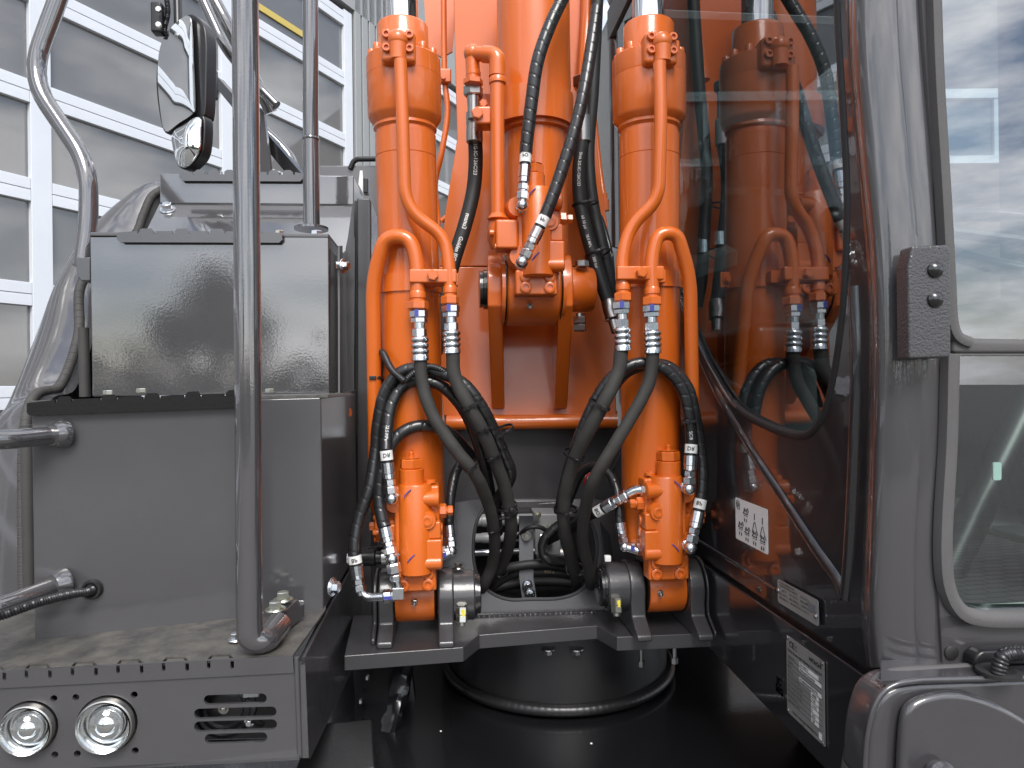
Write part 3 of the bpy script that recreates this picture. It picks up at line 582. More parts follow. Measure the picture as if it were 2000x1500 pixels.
# ---------------------------------------------------------------- rupture valves
def hose_elbow(parent, c, d_in, r):
    g = G(); g.ball(c, r, 18); g.lathe(c, d_in, [(0, r * .8), (r * 1.9, r * .8)], 16); hexn(g, c + d_in * r * 1.2, d_in, r * .8, r * 1.05)
    return part('elbow', g, ZINC, parent)
def valve(parent, cu, cv, d, sc, sg, side=True):
    o = P(cu, cv, d); m = d / F * sc
    def Q(x, y, z=0): return o + MX * (sg * x * m) - ZZ * (y * m) - MY * (z * m)
    def qb(g, x0, x1, y0, y1, z0, z1): return g.box(Q((x0 + x1) / 2, (y0 + y1) / 2, (z0 + z1) / 2), abs(x1 - x0) / 2 * m, abs(z1 - z0) / 2 * m, abs(y1 - y0) / 2 * m)
    XD = MX * sg
    g = G(); qb(g, -44, 44, -82, 78, -50, 8); vb = part('valve_body', g, ORGC, parent, bev=.006, seg=3)
    part('spool_bore', G().lathe(Q(-3, 90, 0), ZZ, [(0, 28 * m), (4 * m, 33 * m), (172 * m, 33 * m), (176 * m, 31 * m)], 32), ORGC, vb, bev=0)
    part('cap', G().lathe(Q(-10, -84, -2), ZZ, [(0, 24 * m), (30 * m, 24 * m), (31 * m, 23 * m)], 32), ORG, vb)
    g = G(); hexn(g, Q(-10, -115, -2), ZZ, 20 * m, 23 * m); g.lathe(Q(-10, -136, -2), ZZ, [(0, 20 * m), (1.5 * m, 6 * m), (5 * m, 6 * m), (5 * m, 4 * m), (10 * m, 4.5 * m), (12 * m, 3 * m)], 14); part('adjuster_nut', g, ORG, vb, sm=30)
    g = G(); qb(g, 14, 48, 20, 72, -20, 24); g_ = part('port_slab', g, ORGC, vb, bev=.004)
    part('slab_boss', G().lathe(Q(8, 66, 14), XD, [(0, 9 * m), (3 * m, 14 * m), (37 * m, 14 * m), (40 * m, 11 * m)], 20), ORGC, vb)
    part('port_boss', G().lathe(Q(4, -58, 16), XD, [(0, 8 * m), (5 * m, 13 * m), (30 * m, 15 * m), (38 * m, 17 * m), (40 * m, 14 * m)], 24), ORGC, vb)
    part('plug_boss', G().lathe(Q(20, -17, 8), -MY, [(0, 20 * m), (16 * m, 17 * m), (18 * m, 16 * m)], 28), ORGC, vb)
    screw(vb, Q(20, -17, 26), -MY, 10.5 * m, ORG, 2.5 * m, 'plug')
    g = G(); qb(g, 10, 46, -14, 20, -20, 20); part('web', g, ORGC, vb, bev=.004)
    part('small_plug', G().lathe(Q(27, -86, -8), ZZ, [(0, 11 * m), (5 * m, 11 * m), (6 * m, 9 * m)], 20), ORG, vb)
    g = G(); hexn(g, Q(43, -30, -6), XD, 14 * m, 14 * m); g.lathe(Q(57, -30, -6), XD, [(0, 8 * m), (2 * m, 8 * m)], 12); hexn(g, Q(59, -30, -6), XD, 11 * m, 9.5 * m); part('side_nut', g, ORG, vb, sm=30)
    for y in (6, 30, 52): part('side_plug', G().lathe(Q(46, y, -18), XD, [(0, 13 * m), (3 * m, 12 * m)], 18), ORG, vb)
    for x, y in ((-44, -50), (-42, 48)):
        part('elbow_boss', G().lathe(Q(x + 2, y, -14), -MY, [(0, 24 * m), (18 * m, 21 * m), (22 * m, 19 * m)], 24), ORGC, vb)
    g = G(); qb(g, -58, -20, -8, 30, -40, 2); part('side_web', g, ORGC, vb, bev=.005)
    fp_ = G(); qb(fp_, -48, 36, 74, 124, -34, 6); pl = part('flange_plate', fp_, ORGC, parent, bev=.005, seg=3)
    for x in (-28, 20):
        for y in (88, 110): screw(pl, Q(x, y, 6), -MY, 11.5 * m, ORG, 6 * m)
    if side:
        cv_ = part('pilot_cover', G().lathe(Q(-40, 4, -40), -XD, [(0, 34 * m), (20 * m, 34 * m), (30 * m, 28 * m), (42 * m, 26 * m), (46 * m, 20 * m)], 28), ORGC, vb)
        for k in range(3):
            a = .6 + k * 1.25; screw(cv_, Q(-78, 4, -40) + (ZZ * math.cos(a) - MY * math.sin(a)) * 25 * m, -XD, 6 * m, ORG, 9 * m)
        part('cover_nut', hexn(G(), Q(-84, 2, -34), -XD, 12 * m, 9 * m), ORG, vb, sm=30)
    for x, y in ((-18, -72), (-12, 52)):
        if sg > 0 or 1: part('marker_stroke', G().tube(Pa([Q(x - 6, y + 8, 30.8), Q(x, y, 33.4), Q(x + 8, y - 7, 33.4)], .002), 1.2 * m, 6), BINK, vb)
    return Q

# ---------------------------------------------------------------- boom cylinders
def ser(pts): return [P(*p) for p in pts]
def boom_cyl(label, top, bot, dt, db, vx, pipes, bar, strap_v, valve_a, eye, port):
    r = thing('boom_cylinder', label, 'hydraulic cylinder', P(*eye[:2], db), 'pair of boom lift cylinders')
    A_, B_ = P(*top, dt), P(*bot, db); ax = (A_ - B_).normalized(); L = (A_ - B_).length
    def S_(v):  # distance along the axis for an image height
        best = min(range(401), key=lambda i: abs(CAMV(B_ + ax * L * i / 400 - MY * .06) - v)); return L * best / 400
    k = .0637
    part('barrel', G().lathe(B_, ax, [(0, k * .8), (.012, k * .96), (.03, k), (S_(292) - .001, k), (S_(292), k * .985), (S_(291), k * .985), (S_(291) + .001, k), (S_(247), k), (S_(245), k * .97), (S_(236), k * .96)], 64), ORG, r)
    part('head_neck', G().lathe(B_, ax, [(S_(238), k * .95), (S_(232), k * 1.04), (S_(226), k * 1.02), (S_(214), .074), (S_(208), .077), (S_(130), .0775), (S_(129), .0765)], 64), ORG, r)
    part('gland', G().lathe(B_, ax, [(S_(129), .0768), (S_(128), .0778), (S_(92), .0772), (S_(88), .074), (S_(86), .054), (S_(86) + .002, .0535), (S_(22) - .004, .0535), (S_(22), .051), (S_(22), .034)], 64), ORG, r)
    part('rod', G().lathe(B_, ax, [(S_(40), .0335), (L, .0335)], 48), CHR, r)
    part('wiper_ring', G().lathe(B_, ax, [(S_(22), .0345), (S_(22) + .002, .0345), (S_(22) + .004, .037)], 40), BLKG, r)
    x, y = perp(ax); 
    for i in range(12):
        a = 2 * PI * (i + .5) / 12; screw(r, B_ + ax * S_(88) + (x * math.cos(a) + y * math.sin(a)) * .0655, ax, .0085, ORG, .014, 'gland_screw')
    # port block
    pu, pv = port; c = P(pu, pv, dt - .078)
    pb = part('port_block', G().box(c + MY * .012, .034, .02, .032), ORG, r, bev=.009, seg=3)
    for i in (-1, 1):
        for j in (-1, 1): screw(pb, c + MX * i * .0225 + ZZ * (j * .0135 + .006) - MY * .008, -MY, .0085, ORG, .008)
    part('port_elbow', G().ball(c - MY * .012 + ZZ * .008, .020).lathe(c - MY * .012 + ZZ * .008, -ZZ, [(0, .018), (.03, .0165), (.04, .0165), (.042, .0135)], 24), ORG, pb)
    for nm, pp, rr in pipes:
        q = part(nm, G().tube(Pa(fillet(ser(pp), .045), .005, False), rr, 18), ORG, r)
    for nm, pp, rr in pipes:
        if nm == 'feed_pipe' or nm == 'return_pipe':
            e = P(*(pp[-1] if nm == 'feed_pipe' else pp[0]))
            g = G().lathe(e + ZZ * .030, -ZZ, [(0, rr), (.004, rr * 1.12), (.014, rr * 1.12), (.016, rr)], 18); hexn(g, e + ZZ * .01, -ZZ, .017, rr * 1.45); part('pipe_nut', g, ORG, r, sm=30)
    (u0, u1, v0, v1, dd) = bar
    cb = part('clamp_bar', G().bx(u0, u1, v0, v1, dd, .02), ORG, r, bev=.003); bolt(cb, P((u0 + u1) / 2, (v0 + v1) / 2, dd) - MY * .001, -MY, .0115, ORG, False)
    part('clamp_back', G().bx(u0 + 2, u1 + 3, v0 + 8, v1 + 6, dd + .032, .02), ORG, r, bev=.002)
    s0 = S_(strap_v)
    part('strap', G().lathe(B_, ax, [(s0 - .018, k + .0005), (s0 - .018, k + .004), (s0 + .018, k + .004), (s0 + .018, k + .0005)], 64), ORG, r)
    sgn = -1 if vx > 0 else 1
    ear = B_ + ax * s0 + MX * sgn * (k + .008); part('strap_ear', G().box(ear - MY * .015, .014, .003, .017), ORG, r, bev=.002); bolt(r, ear - MY * .018, -MY, .007, ORG)
    # foot eye
    ec = P(eye[0], eye[1], db); rr = eye[2]; hw = eye[3]
    part('foot_eye', G().lathe(ec - MX * hw, MX, [(0, rr * .97), (.004, rr), (2 * hw - .004, rr), (2 * hw, rr * .97)], 48), ORGC, r)
    part('foot_neck', G().box(ec + ZZ * .055, hw * .95, .035, .05), ORGC, r, bev=.01)
    for e in (-1, 1): part('grease_bead', G().lathe(ec + MX * e * (hw + .001), MX * e, [(0, rr * 1.0), (.002, rr * 1.03), (.005, rr * .96)], 40), GRS, r)
    nipple(r, P(eye[0] - 2, eye[1] + 14, db - rr - .0005), V((0, -1, -.35)).normalized(), .006)
    Q = valve(r, *valve_a)
    return r, Q
def CAMV(p):
    q = p - CAM; return 750 - (q.dot(UP) / q.y) * F
feedL = [(782, 118, 1.335), (786, 230, 1.335), (792, 408, 1.35), (868, 462, 1.365), (878, 520, 1.365), (879, 588, 1.365)]
retL = [(816, 598, 1.365), (815, 510, 1.365), (800, 462, 1.365), (752, 462, 1.37), (728, 548, 1.39), (731, 760, 1.42), (734, 980, 1.43), (746, 1010, 1.44)]
cylL, QL = boom_cyl('orange left boom cylinder next to the grey boxes', (783, -70), (814, 1085), 1.43, 1.475, 1,
    [('feed_pipe', feedL, .0128), ('return_pipe', retL, .0150)], (799, 892, 525, 552, 1.35), 548, (815, 1030, 1.385, 1.0, 1), (812, 1160, .056, .0405), (778, 92))
feedR = [(1288, 122, 1.335), (1291, 230, 1.335), (1286, 392, 1.35), (1232, 440, 1.365), (1214, 500, 1.365), (1217, 582, 1.365)]
retR = [(1274, 590, 1.365), (1272, 505, 1.365), (1285, 456, 1.365), (1322, 455, 1.37), (1348, 540, 1.39), (1352, 760, 1.42), (1355, 960, 1.43), (1350, 1000, 1.44)]
cylR, QR = boom_cyl('orange right boom cylinder next to the cab window', (1266, -70), (1272, 1075), 1.45, 1.495, -1,
    [('feed_pipe', feedR, .0128), ('return_pipe', retR, .0140)], (1206, 1298, 519, 546, 1.35), 541, (1298, 1012, 1.41, .97, -1), (1291, 1142, .056, .040), (1290, 96))

# ---------------------------------------------------------------- boom and positioning cylinder
bup = PL3(P(880, 520, 1.93), P(1200, 520, 1.95), P(1020, 0, 1.91)); bpl = PL3(bup(870, 520), bup(1195, 520), P(1030, 812, 1.905))
r = thing('boom', 'broad orange boom standing upright between the two cylinders', 'boom', P(1030, 840, 2.0))
part('front_plate', G().prism(on(bup, [(1148, -90), (1152, 100), (1168, 300), (1188, 450), (1194, 520), (858, 520), (872, 400), (893, 270), (888, 100), (884, -90)]), V((0, .35, .02))), ORG, r, bev=.003)
part('lower_plate', G().prism(on(bpl, [(1194, 521), (1200, 640), (1204, 812), (866, 812), (856, 640), (858, 521)]), V((0, .4, .02))), ORG, r, bev=.003)
part('foot_tube', G().tube([P(872, 826, 1.89), P(1204, 822, 1.91)], .021, 24), ORG, r)
part('foot_web', G().prism(on(FR(1030, 815, 1.93), [(868, 806), (1206, 802), (1206, 828), (868, 832)]), MY * .3), ORG, r)
for uc in (968, 1100):
    c = P(uc, 566, 1.74); rr = .088; pts = []
    for i in range(15):
        a = -.5 + (PI + .75) * i / 14; pts.append(c + MY * (math.cos(a) * rr) + ZZ * (math.sin(a) * rr))
    e = bpl(uc, 800); pts = [p for p in pts] + [c - MY * rr * .95 - ZZ * .05, V((c.x, e.y - .03, e.z + .004)), V((c.x, e.y + .05, e.z)), V((c.x, c.y + .28, c.z - .1)), V((c.x, c.y + .28, c.z + .05))]
    base = [V((c.x, p.y, p.z)) - MX * .018 for p in pts]
    part('pin_lug', G().prism(base, MX * .036), ORG, r, bev=.004)
c = P(1112, 566, 1.74)
part('pin_boss', G().lathe(c, MX, [(0, .056), (.055, .056), (.060, .053), (.060, .04)], 40), ORG, r)
part('pin_end', G().lathe(P(956, 566, 1.74), -MX, [(0, .05), (.016, .05), (.018, .046), (.026, .046)], 36), BLKG, r)
bolt(r, P(1137, 522, 1.70), ZZ, .017, STL, False); g = G(); cn = P(1132, 612, 1.70)
g.lathe(cn, -ZZ, [(0, .009), (.02, .009)], 14); hexn(g, cn - ZZ * .008, -ZZ, .018, .0165); hexn(g, cn - ZZ * .027, -ZZ, .018, .0165); part('lock_nuts', g, STL, r, sm=30)
part('side_bracket', G().prism(crv(on(FR(860, 50, 2.12), [(832, -60), (832, 60), (840, 98), (884, 100), (884, -60)]), 2, True), MY * .01), ORG, r)
for pp, rr, nm in (([(866, -60, 1.98), (868, 140, 1.98), (874, 220, 1.98), (862, 300, 1.98), (850, 360, 2.0), (856, 440, 2.0)], .0085, 'thin_pipe'), ([(862, 432, 2.0), (880, 420, 2.0), (900, 424, 2.0)], .008, 'thin_pipe')):
    part(nm, G().tube(ser(pp), rr, 12), ORG, r)
part('pipe_clip', G().box(P(869, 150, 1.97), .018, .012, .02), ORG, r, bev=.004); bolt(r, P(866, 152, 1.955), -MY, .007, ORG, False)
part('side_fitting', G().lathe(P(1180, 378, 1.96), -ZZ, [(0, .009), (.02, .009), (.02, .014), (.05, .014)], 12), ORG, r)
part('thin_pipe', G().tube(ser([(1158, 200, 2.0), (1170, 320, 1.98), (1178, 380, 1.96)]), .008, 12), ORG, r)
part('pipe_end', G().tube(ser([(1148, -60, 1.9), (1146, 40, 1.9), (1140, 150, 1.88)]), .017, 16), ORG, r)

r = thing('positioning_cylinder', 'thick orange boom positioning cylinder pinned in the middle of the boom', 'hydraulic cylinder', P(1036, 640, 1.72))
A_, B_ = P(1040, -90, 1.74), P(1048, 520, 1.74); ax = (A_ - B_).normalized(); L = (A_ - B_).length
part('barrel', G().lathe(B_, ax, [(0, .07), (.01, .082), (.25, .083), (.251, .083), (.33, .083), (.334, .093), (L, .093)], 64), ORG, r)
ec = P(1036, 566, 1.72)
part('foot_eye', G().lathe(ec - MX * .065, MX, [(0, .086), (.004, .09), (.126, .09), (.13, .086)], 56), ORGC, r)
for e in (-1, 1):
    part('shim_ring', G().lathe(ec + MX * e * .066, MX * e, [(0, .088), (.012, .088)], 48), ORG, r)
    part('grease_bead', G().lathe(ec + MX * e * .0655, MX * e, [(0, .0895), (.0015, .0915), (.004, .089)], 48), GRS, r)
nipple(r, P(1035, 597, 1.63), V((0, -1, -.3)).normalized(), .0075)
part('clamp_band', G().lathe(P(1040, 256, 1.74), ax, [(0, .094), (0, .106), (.080, .106), (.080, .094)], 64), ORG, r)
part('band_ear', G().bx(918, 962, 182, 244, 1.67, .012), ORG, r, bev=.002)
part('pipe_clamp', G().bx(928, 984, 206, 242, 1.60, .05), ORG, r, bev=.006, seg=3); bolt(r, P(932, 224, 1.60), -MY, .0145, ORG, False)
bolt(r, P(944, 204, 1.63), -MY, .010, ORG, False)
pth = [(924, 160, 1.64), (922, 104, 1.64), (972, 108, 1.60), (971, 215, 1.60), (972, 428, 1.60)]
part('supply_pipe', G().tube(Pa(fillet(ser(pth), .022), .004, False), .0170, 20), ORG, r)
part('pipe_elbow', G().tube(Pa(fillet(ser([(945, 106, 1.615), (972, 108, 1.60), (971, 150, 1.60)]), .02), .003, False), .0195, 20), ORG, r)
part('pipe_elbow', G().ball(P(923, 105, 1.64), .022), ORG, r)
part('pipe_collar', G().lathe(P(972, 152, 1.60), -ZZ, [(0, .019), (.003, .0205), (.014, .0205), (.016, .018)], 24), ORG, r)
part('pipe_collar', G().lathe(P(972, 418, 1.60), -ZZ, [(0, .017), (.006, .021), (.012, .025), (.014, .022)], 24), ORG, r)
part('pipe_collar', G().lathe(P(924, 132, 1.64), -ZZ, [(0, .016), (.01, .016), (.012, .018), (.02, .018), (.022, .016), (.03, .016)], 24), ORG, r)
hx = G(); hexn(hx, P(924, 155, 1.64), -ZZ, .014, .024); part('pipe_nut', hx, ORG, r, sm=30)
part('supply_flange', G().lathe(P(976, 428, 1.61), -ZZ, [(0, .024), (.012, .028), (.05, .03), (.07, .022)], 28), ORGC, r)
fl = part('flange_block', G().box(P(988, 462, 1.60), .026, .03, .034), ORGC, r, bev=.006)
screw(fl, P(962, 455, 1.58), -MX, .008, ORG); screw(fl, P(972, 482, 1.58), -MX, .008, ORG); bolt(fl, P(993, 452, 1.575), -MY, .004, ORG, False)
valve(r, 1052, 455, 1.60, .98, 1, False)

# ---------------------------------------------------------------- hoses
def spiral(r, pitch=.026):
    def f(s, a):
        x = (s / pitch + a / (2 * PI)) % 1
        return r * (.87 if x < .06 else 1.0 + .02 * (1 - x))
    return f
def corr(r, w_=.0042): return lambda s, a: r * (1 + .085 * math.sin(s * 2 * PI / w_))
def end_small(parent, p, c, r, lab=None, into=None, elbow=True, flip=False):
    ax = (c - p); L = ax.length; ax.normalize(); a = 0
    if lab:
        lw = L * .20; part('label_sleeve', G().lathe(p, ax, [(0, r * 1.06), (lw, r * 1.06)], 24), WHT, parent)
        nn = (CAM - p); nn = (nn - ax * nn.dot(ax)).normalized(); xd = ax.cross(nn) if not flip else nn.cross(ax)
        txt(parent, lab, p + ax * lw * (.72 if not flip else .28) + nn * (r * 1.06 + .0005) - xd * .0075, xd, (-ax if not flip else ax), .011, INK, .0002)
        a = lw; part('band', G().lathe(p + ax * a, ax, [(0, r * .98), (L * .05, r * .98)], 20), PLA, parent); a += L * .045
    fe = L * (.33 if lab else .45)
    g = G()
    for i in range(1): g.lathe(p + ax * a, ax, [(0, r * .95), (fe * .04, r * 1.13), (fe * .7, r * 1.13), (fe * .74, r * 1.05), (fe, r * 1.08)], 14)
    part('ferrule', g, ZINC, parent, sm=20); a += fe
    g = G().lathe(p + ax * a, ax, [(0, r * .7), (L * .03, r * .7)], 16); a += L * .02
    hexn(g, p + ax * a, ax, L * .13, r * .98); a += L * .13
    g.lathe(p + ax * a, ax, [(0, r * .8), (L * .03, r * .8)], 16); a += L * .02
    hexn(g, p + ax * a, ax, (L - a) * .62, r * 1.12); part('swivel_nut', g, ZINC, parent, sm=30); a += (L - a) * .6
    part('neck', G().lathe(p + ax * a, ax, [(0, r * .75), (L - a, r * .75)], 16), ZINC, parent)
    if elbow: hose_elbow(parent, c, (into or MY).normalized(), r * 1.08)
def hose(label, pts, r, kind='wrap', group=None, loc=None, name='hydraulic_hose'):
    p = ser(pts); base = min(p, key=lambda q: q.z)
    o = thing(name, label, 'hose', base, group)
    if kind == 'wrap': pa = Pa(p, .0020); part('wrapped_hose', G().tube(pa, r, 28, spiral(r)), WRAP, o, sm=55)
    elif kind == 'sleeve':
        pa = Pa(p, .006); ph = random.random() * 6
        part('sleeved_hose', G().tube(pa, r, 20, lambda s, a: r * (1 + .018 * math.sin(s * 130 + a + ph) + .012 * math.sin(s * 47 + 2 * a + ph))), SLV, o, sm=60)
    elif kind == 'conduit': pa = Pa(p, .0011); part('corrugated_conduit', G().tube(pa, r, 12, corr(r)), PLA, o, sm=60)
    else: pa = Pa(p, .006); part('rubber_hose', G().tube(pa, r, 20), RUB, o, sm=60)
    return o, pa
def main_fit(parent, u, v0, v1, d, dirv=None):
    p = P(u, v0, d); e = P(u + 3, v1, d); ax = (e - p).normalized(); L = (e - p).length
    g = G(); hexn(g, p, ax, L * .15, .0185); hexn(g, p + ax * L * .15, ax, L * .10, .0165); g.lathe(p + ax * L * .25, ax, [(0, .011), (L * .12, .011)], 20); hexn(g, p + ax * L * .36, ax, L * .17, .0145)
    part('swivel_nut', g, ZINC, parent, sm=30)
    pr = [(L * .52, .013)]
    for i in range(3):
        b0 = L * (.53 + .12 * i); pr += [(b0, .0145), (b0 + L * .03, .0178), (b0 + L * .08, .0178), (b0 + L * .11, .015)]
    pr += [(L * .90, .0168), (L, .0172)]
    part('ferrule', G().lathe(p, ax, pr, 28), ZINC, parent, sm=50); part('paint_mark', G().box(p + ax * L * .07 - MY * .018 - MX * .004, .004, .001, .007), BINK, parent)
grp = 'four thick sleeved hoses below the cylinder pipes'
HL1, pL1 = hose('thick dark sleeved hose from the left cylinder, leftmost of the four', [(821, 695, 1.365), (825, 750, 1.365), (846, 812, 1.36), (888, 876, 1.36), (928, 926, 1.38), (954, 985, 1.44), (966, 1045, 1.50), (962, 1100, 1.56), (943, 1146, 1.60), (925, 1170, 1.75)], .0130, 'sleeve', grp)
main_fit(HL1, 818, 606, 704, 1.365)
HL2, pL2 = hose('thick dark sleeved hose from the left cylinder, the inner of the left pair', [(884, 682, 1.365), (888, 735, 1.365), (912, 786, 1.36), (944, 846, 1.38), (970, 908, 1.42), (990, 968, 1.46), (998, 1030, 1.50), (988, 1085, 1.58), (962, 1130, 1.66), (940, 1160, 1.8)], .0140, 'sleeve', grp)
main_fit(HL2, 880, 596, 690, 1.365)
HR1, pR1 = hose('thick dark sleeved hose from the right cylinder, the inner of the right pair', [(1214, 678, 1.365), (1208, 725, 1.365), (1184, 778, 1.36), (1152, 838, 1.38), (1122, 900, 1.42), (1103, 968, 1.46), (1102, 1035, 1.50), (1117, 1095, 1.58), (1126, 1135, 1.66), (1128, 1165, 1.8)], .0140, 'sleeve', grp)
main_fit(HR1, 1214, 590, 685, 1.365)
HR2, pR2 = hose('thick dark sleeved hose from the right cylinder, rightmost of the four', [(1276, 685, 1.365), (1268, 745, 1.365), (1238, 806, 1.36), (1196, 876, 1.36), (1160, 938, 1.38), (1142, 1000, 1.44), (1138, 1058, 1.50), (1149, 1108, 1.56), (1154, 1132, 1.59), (1152, 1150, 1.66)], .0130, 'sleeve', grp)
main_fit(HR2, 1272, 596, 690, 1.365)
gw = 'spiral wrapped pilot hoses at the cylinder feet'
o, S1 = hose('spiral wrapped hose looping over left barrel down to the bent silver pipe', [(972, 1040, 1.56), (970, 985, 1.50), (997, 930, 1.455), (983, 884, 1.425), (964, 840, 1.40), (941, 795, 1.378), (908, 752, 1.372), (866, 730, 1.38), (820, 719, 1.385), (782, 728, 1.385), (752, 765, 1.385), (738, 830, 1.385), (734, 880, 1.385), (722, 950, 1.37), (702, 1010, 1.36), (693, 1055, 1.35), (692, 1085, 1.345)], .0125, 'wrap', gw)
end_small(o, P(692, 1085, 1.345), P(704, 1162, 1.34), .0125, 'BP', elbow=False, flip=True)
part('bent_pipe', G().tube(Pa(fillet(ser([(700, 1130, 1.34), (708, 1168, 1.34), (770, 1164, 1.335)]), .03), .003, False), .0085, 16), ZINC, o)
g = G(); hexn(g, P(748, 1165, 1.336), MX + ZZ * .06, .016, .0135); hexn(g, P(764, 1163, 1.336), MX + ZZ * .06, .012, .0115); g.box(P(778, 1157, 1.335), .011, .011, .011); part('union', g, ZINC, o, bev=.0015)
part('paint_mark', G().box(P(757, 1168, 1.322), .008, .001, .003), BINK, o)
o, S2 = hose('spiral wrapped hose inside the left loop ending at the upper left valve elbow', [(962, 985, 1.52), (944, 900, 1.46), (912, 812, 1.42), (868, 758, 1.395), (825, 744, 1.39), (790, 752, 1.39), (766, 788, 1.38), (756, 840, 1.365), (754, 880, 1.35)], .0120, 'wrap', gw)
txt(o, '22.5 MPa', None, None, None, .009, WINK, wrap=(S2, S2.L - .050, .0122, 1))
end_small(o, P(754, 880, 1.35), P(765, 974, 1.345), .0118, 'DR', flip=True)
o, S3 = hose('short spiral wrapped hose arching over left barrel to the lower silver fittings', [(920, 890, 1.48), (885, 852, 1.43), (850, 834, 1.40), (808, 834, 1.385), (772, 858, 1.375), (748, 915, 1.37), (741, 970, 1.365), (747, 1015, 1.355), (752, 1030, 1.35)], .0125, 'wrap', gw)
end_small(o, P(752, 1030, 1.35), P(766, 1092, 1.335), .0122)
g = G(); hexn(g, P(768, 1100, 1.335), V((.15, 0, -1)), .02, .014); hexn(g, P(772, 1122, 1.335), V((.15, 0, -1)), .012, .011); g.tube([P(772, 1125, 1.335), P(780, 1158, 1.335)], .0085, 12); part('lower_fitting', g, ZINC, o, sm=30)
o, S4 = hose('thin spiral wrapped hose right of the left valve', [(990, 930, 1.62), (950, 900, 1.56), (915, 893, 1.52), (892, 918, 1.48), (881, 965, 1.45), (877, 1015, 1.44), (877, 1025, 1.44)], .0105, 'wrap', gw)
end_small(o, P(877, 1025, 1.44), P(882, 1076, 1.43), .0100, into=-MX)
part('side_stub', G().tube(ser([(882, 1078, 1.43), (860, 1088, 1.42)]), .009, 14), ZINC, o); part('paint_mark', G().box(P(868, 1084, 1.408), .004, .001, .005), BINK, o)
o, R1 = hose('spiral wrapped hose looping over right barrel to the upper right elbow', [(1092, 1000, 1.50), (1112, 910, 1.44), (1145, 820, 1.41), (1180, 755, 1.395), (1215, 722, 1.385), (1255, 709, 1.385), (1300, 722, 1.385), (1332, 760, 1.385), (1346, 810, 1.385), (1350, 855, 1.385), (1350, 870, 1.385)], .0120, 'wrap', gw)
txt(o, 'SC/8', None, None, None, .009, WINK, wrap=(R1, R1.L - .03, .0122, 1))
end_small(o, P(1350, 868, 1.385), P(1346, 955, 1.375), .0118, 'DR', flip=True)
o, R2 = hose('outer spiral wrapped hose right of right barrel to the lower right elbow', [(1170, 800, 1.43), (1215, 735, 1.405), (1258, 714, 1.405), (1305, 716, 1.405), (1342, 755, 1.405), (1357, 810, 1.405), (1368, 880, 1.405), (1372, 930, 1.40), (1369, 975, 1.395)], .0120, 'wrap', gw)
end_small(o, P(1369, 975, 1.395), P(1349, 1070, 1.38), .0118, 'BP', flip=True)
o, R3 = hose('thin spiral wrapped hose curling down left of the right valve', [(1108, 985, 1.62), (1135, 925, 1.58), (1168, 912, 1.54), (1196, 934, 1.50), (1208, 980, 1.47), (1211, 1020, 1.46)], .0105, 'wrap', gw)
end_small(o, P(1211, 1020, 1.46), P(1220, 1068, 1.45), .0100, into=MX)
part('side_stub', G().tube(ser([(1220, 1068, 1.45), (1248, 1076, 1.44)]), .009, 14), ZINC, o); part('paint_mark', G().box(P(1236, 1071, 1.43), .004, .001, .005), BINK, o)
o, R4 = hose('black hose behind the right pair rising to the labelled silver coupling', [(1060, 1060, 1.75), (1100, 1040, 1.68), (1140, 1012, 1.55), (1166, 1000, 1.46)], .0115, 'plain', gw)
end_small(o, P(1164, 1001, 1.46), P(1232, 962, 1.42), .0115, 'BD', elbow=False)
g = G().tube(ser([(1228, 964, 1.42), (1242, 957, 1.415), (1262, 956, 1.41)]), .010, 14); hexn(g, P(1250, 957, 1.412), MX, .012, .0135); part('elbow', g, ZINC, o, sm=40)
# hoses at the boom
o, B1 = hose('spiral wrapped hose hanging in front of the positioning cylinder, left one', [(1130, -70, 1.60), (1102, -10, 1.58), (1074, 50, 1.56), (1050, 120, 1.55), (1038, 200, 1.55), (1029, 275, 1.55), (1027, 300, 1.55)], .0148, 'wrap')
end_small(o, P(1027, 298, 1.55), P(1020, 401, 1.54), .0125, 'PD', flip=True)
o, B2 = hose('spiral wrapped hose slanting across the positioning cylinder, right one', [(1166, 15, 1.56), (1158, 70, 1.54), (1142, 170, 1.51), (1122, 255, 1.50), (1098, 330, 1.495), (1077, 390, 1.49), (1064, 423, 1.49)], .0140, 'wrap')
end_small(o, P(1064, 423, 1.49), P(1020, 512, 1.49), .0128, 'PP', flip=True)
o, B3 = hose('printed black rubber hose curving down beside the boom left edge', [(928, 270, 1.70), (929, 320, 1.70), (924, 375, 1.70), (908, 440, 1.69), (886, 510, 1.68), (872, 570, 1.67), (866, 620, 1.66), (850, 690, 1.66)], .0180, 'plain')
def s_at(pa, v):
    i = min(range(pa.n), key=lambda k: abs(CAMV(pa.p[k]) - v)); return pa.L * i / (pa.n - 1)
txt(o, '2G-IC-126C/23', None, None, None, .0125, WINK, .0002, wrap=(B3, s_at(B3, 282), .0181, 1))
txt(o, 'manuli', None, None, None, .0150, WINK, .0004, wrap=(B3, s_at(B3, 420), .0181, 1))
txt(o, 'Golden ISO 738', None, None, None, .0135, WINK, .0003, wrap=(B3, s_at(B3, 466), .0181, 1))
txt(o, '18752-C', None, None, None, .0125, WINK, .0002, wrap=(B3, s_at(B3, 575), .0181, 1))
g = G(); p0 = P(924, 168, 1.66); hexn(g, p0, -ZZ, .026, .024); g.lathe(p0 - ZZ * .026, -ZZ, [(0, .016), (.03, .014), (.055, .014)], 20); part('swivel_nut', g, STL, o, sm=30)
part('ferrule', G().lathe(P(926, 218, 1.68), -ZZ, [(0, .015), (.004, .020), (.03, .0205), (.032, .0195), (.045, .0195), (.047, .0205), (.075, .0205), (.077, .0185)], 20), STL, o, sm=25)
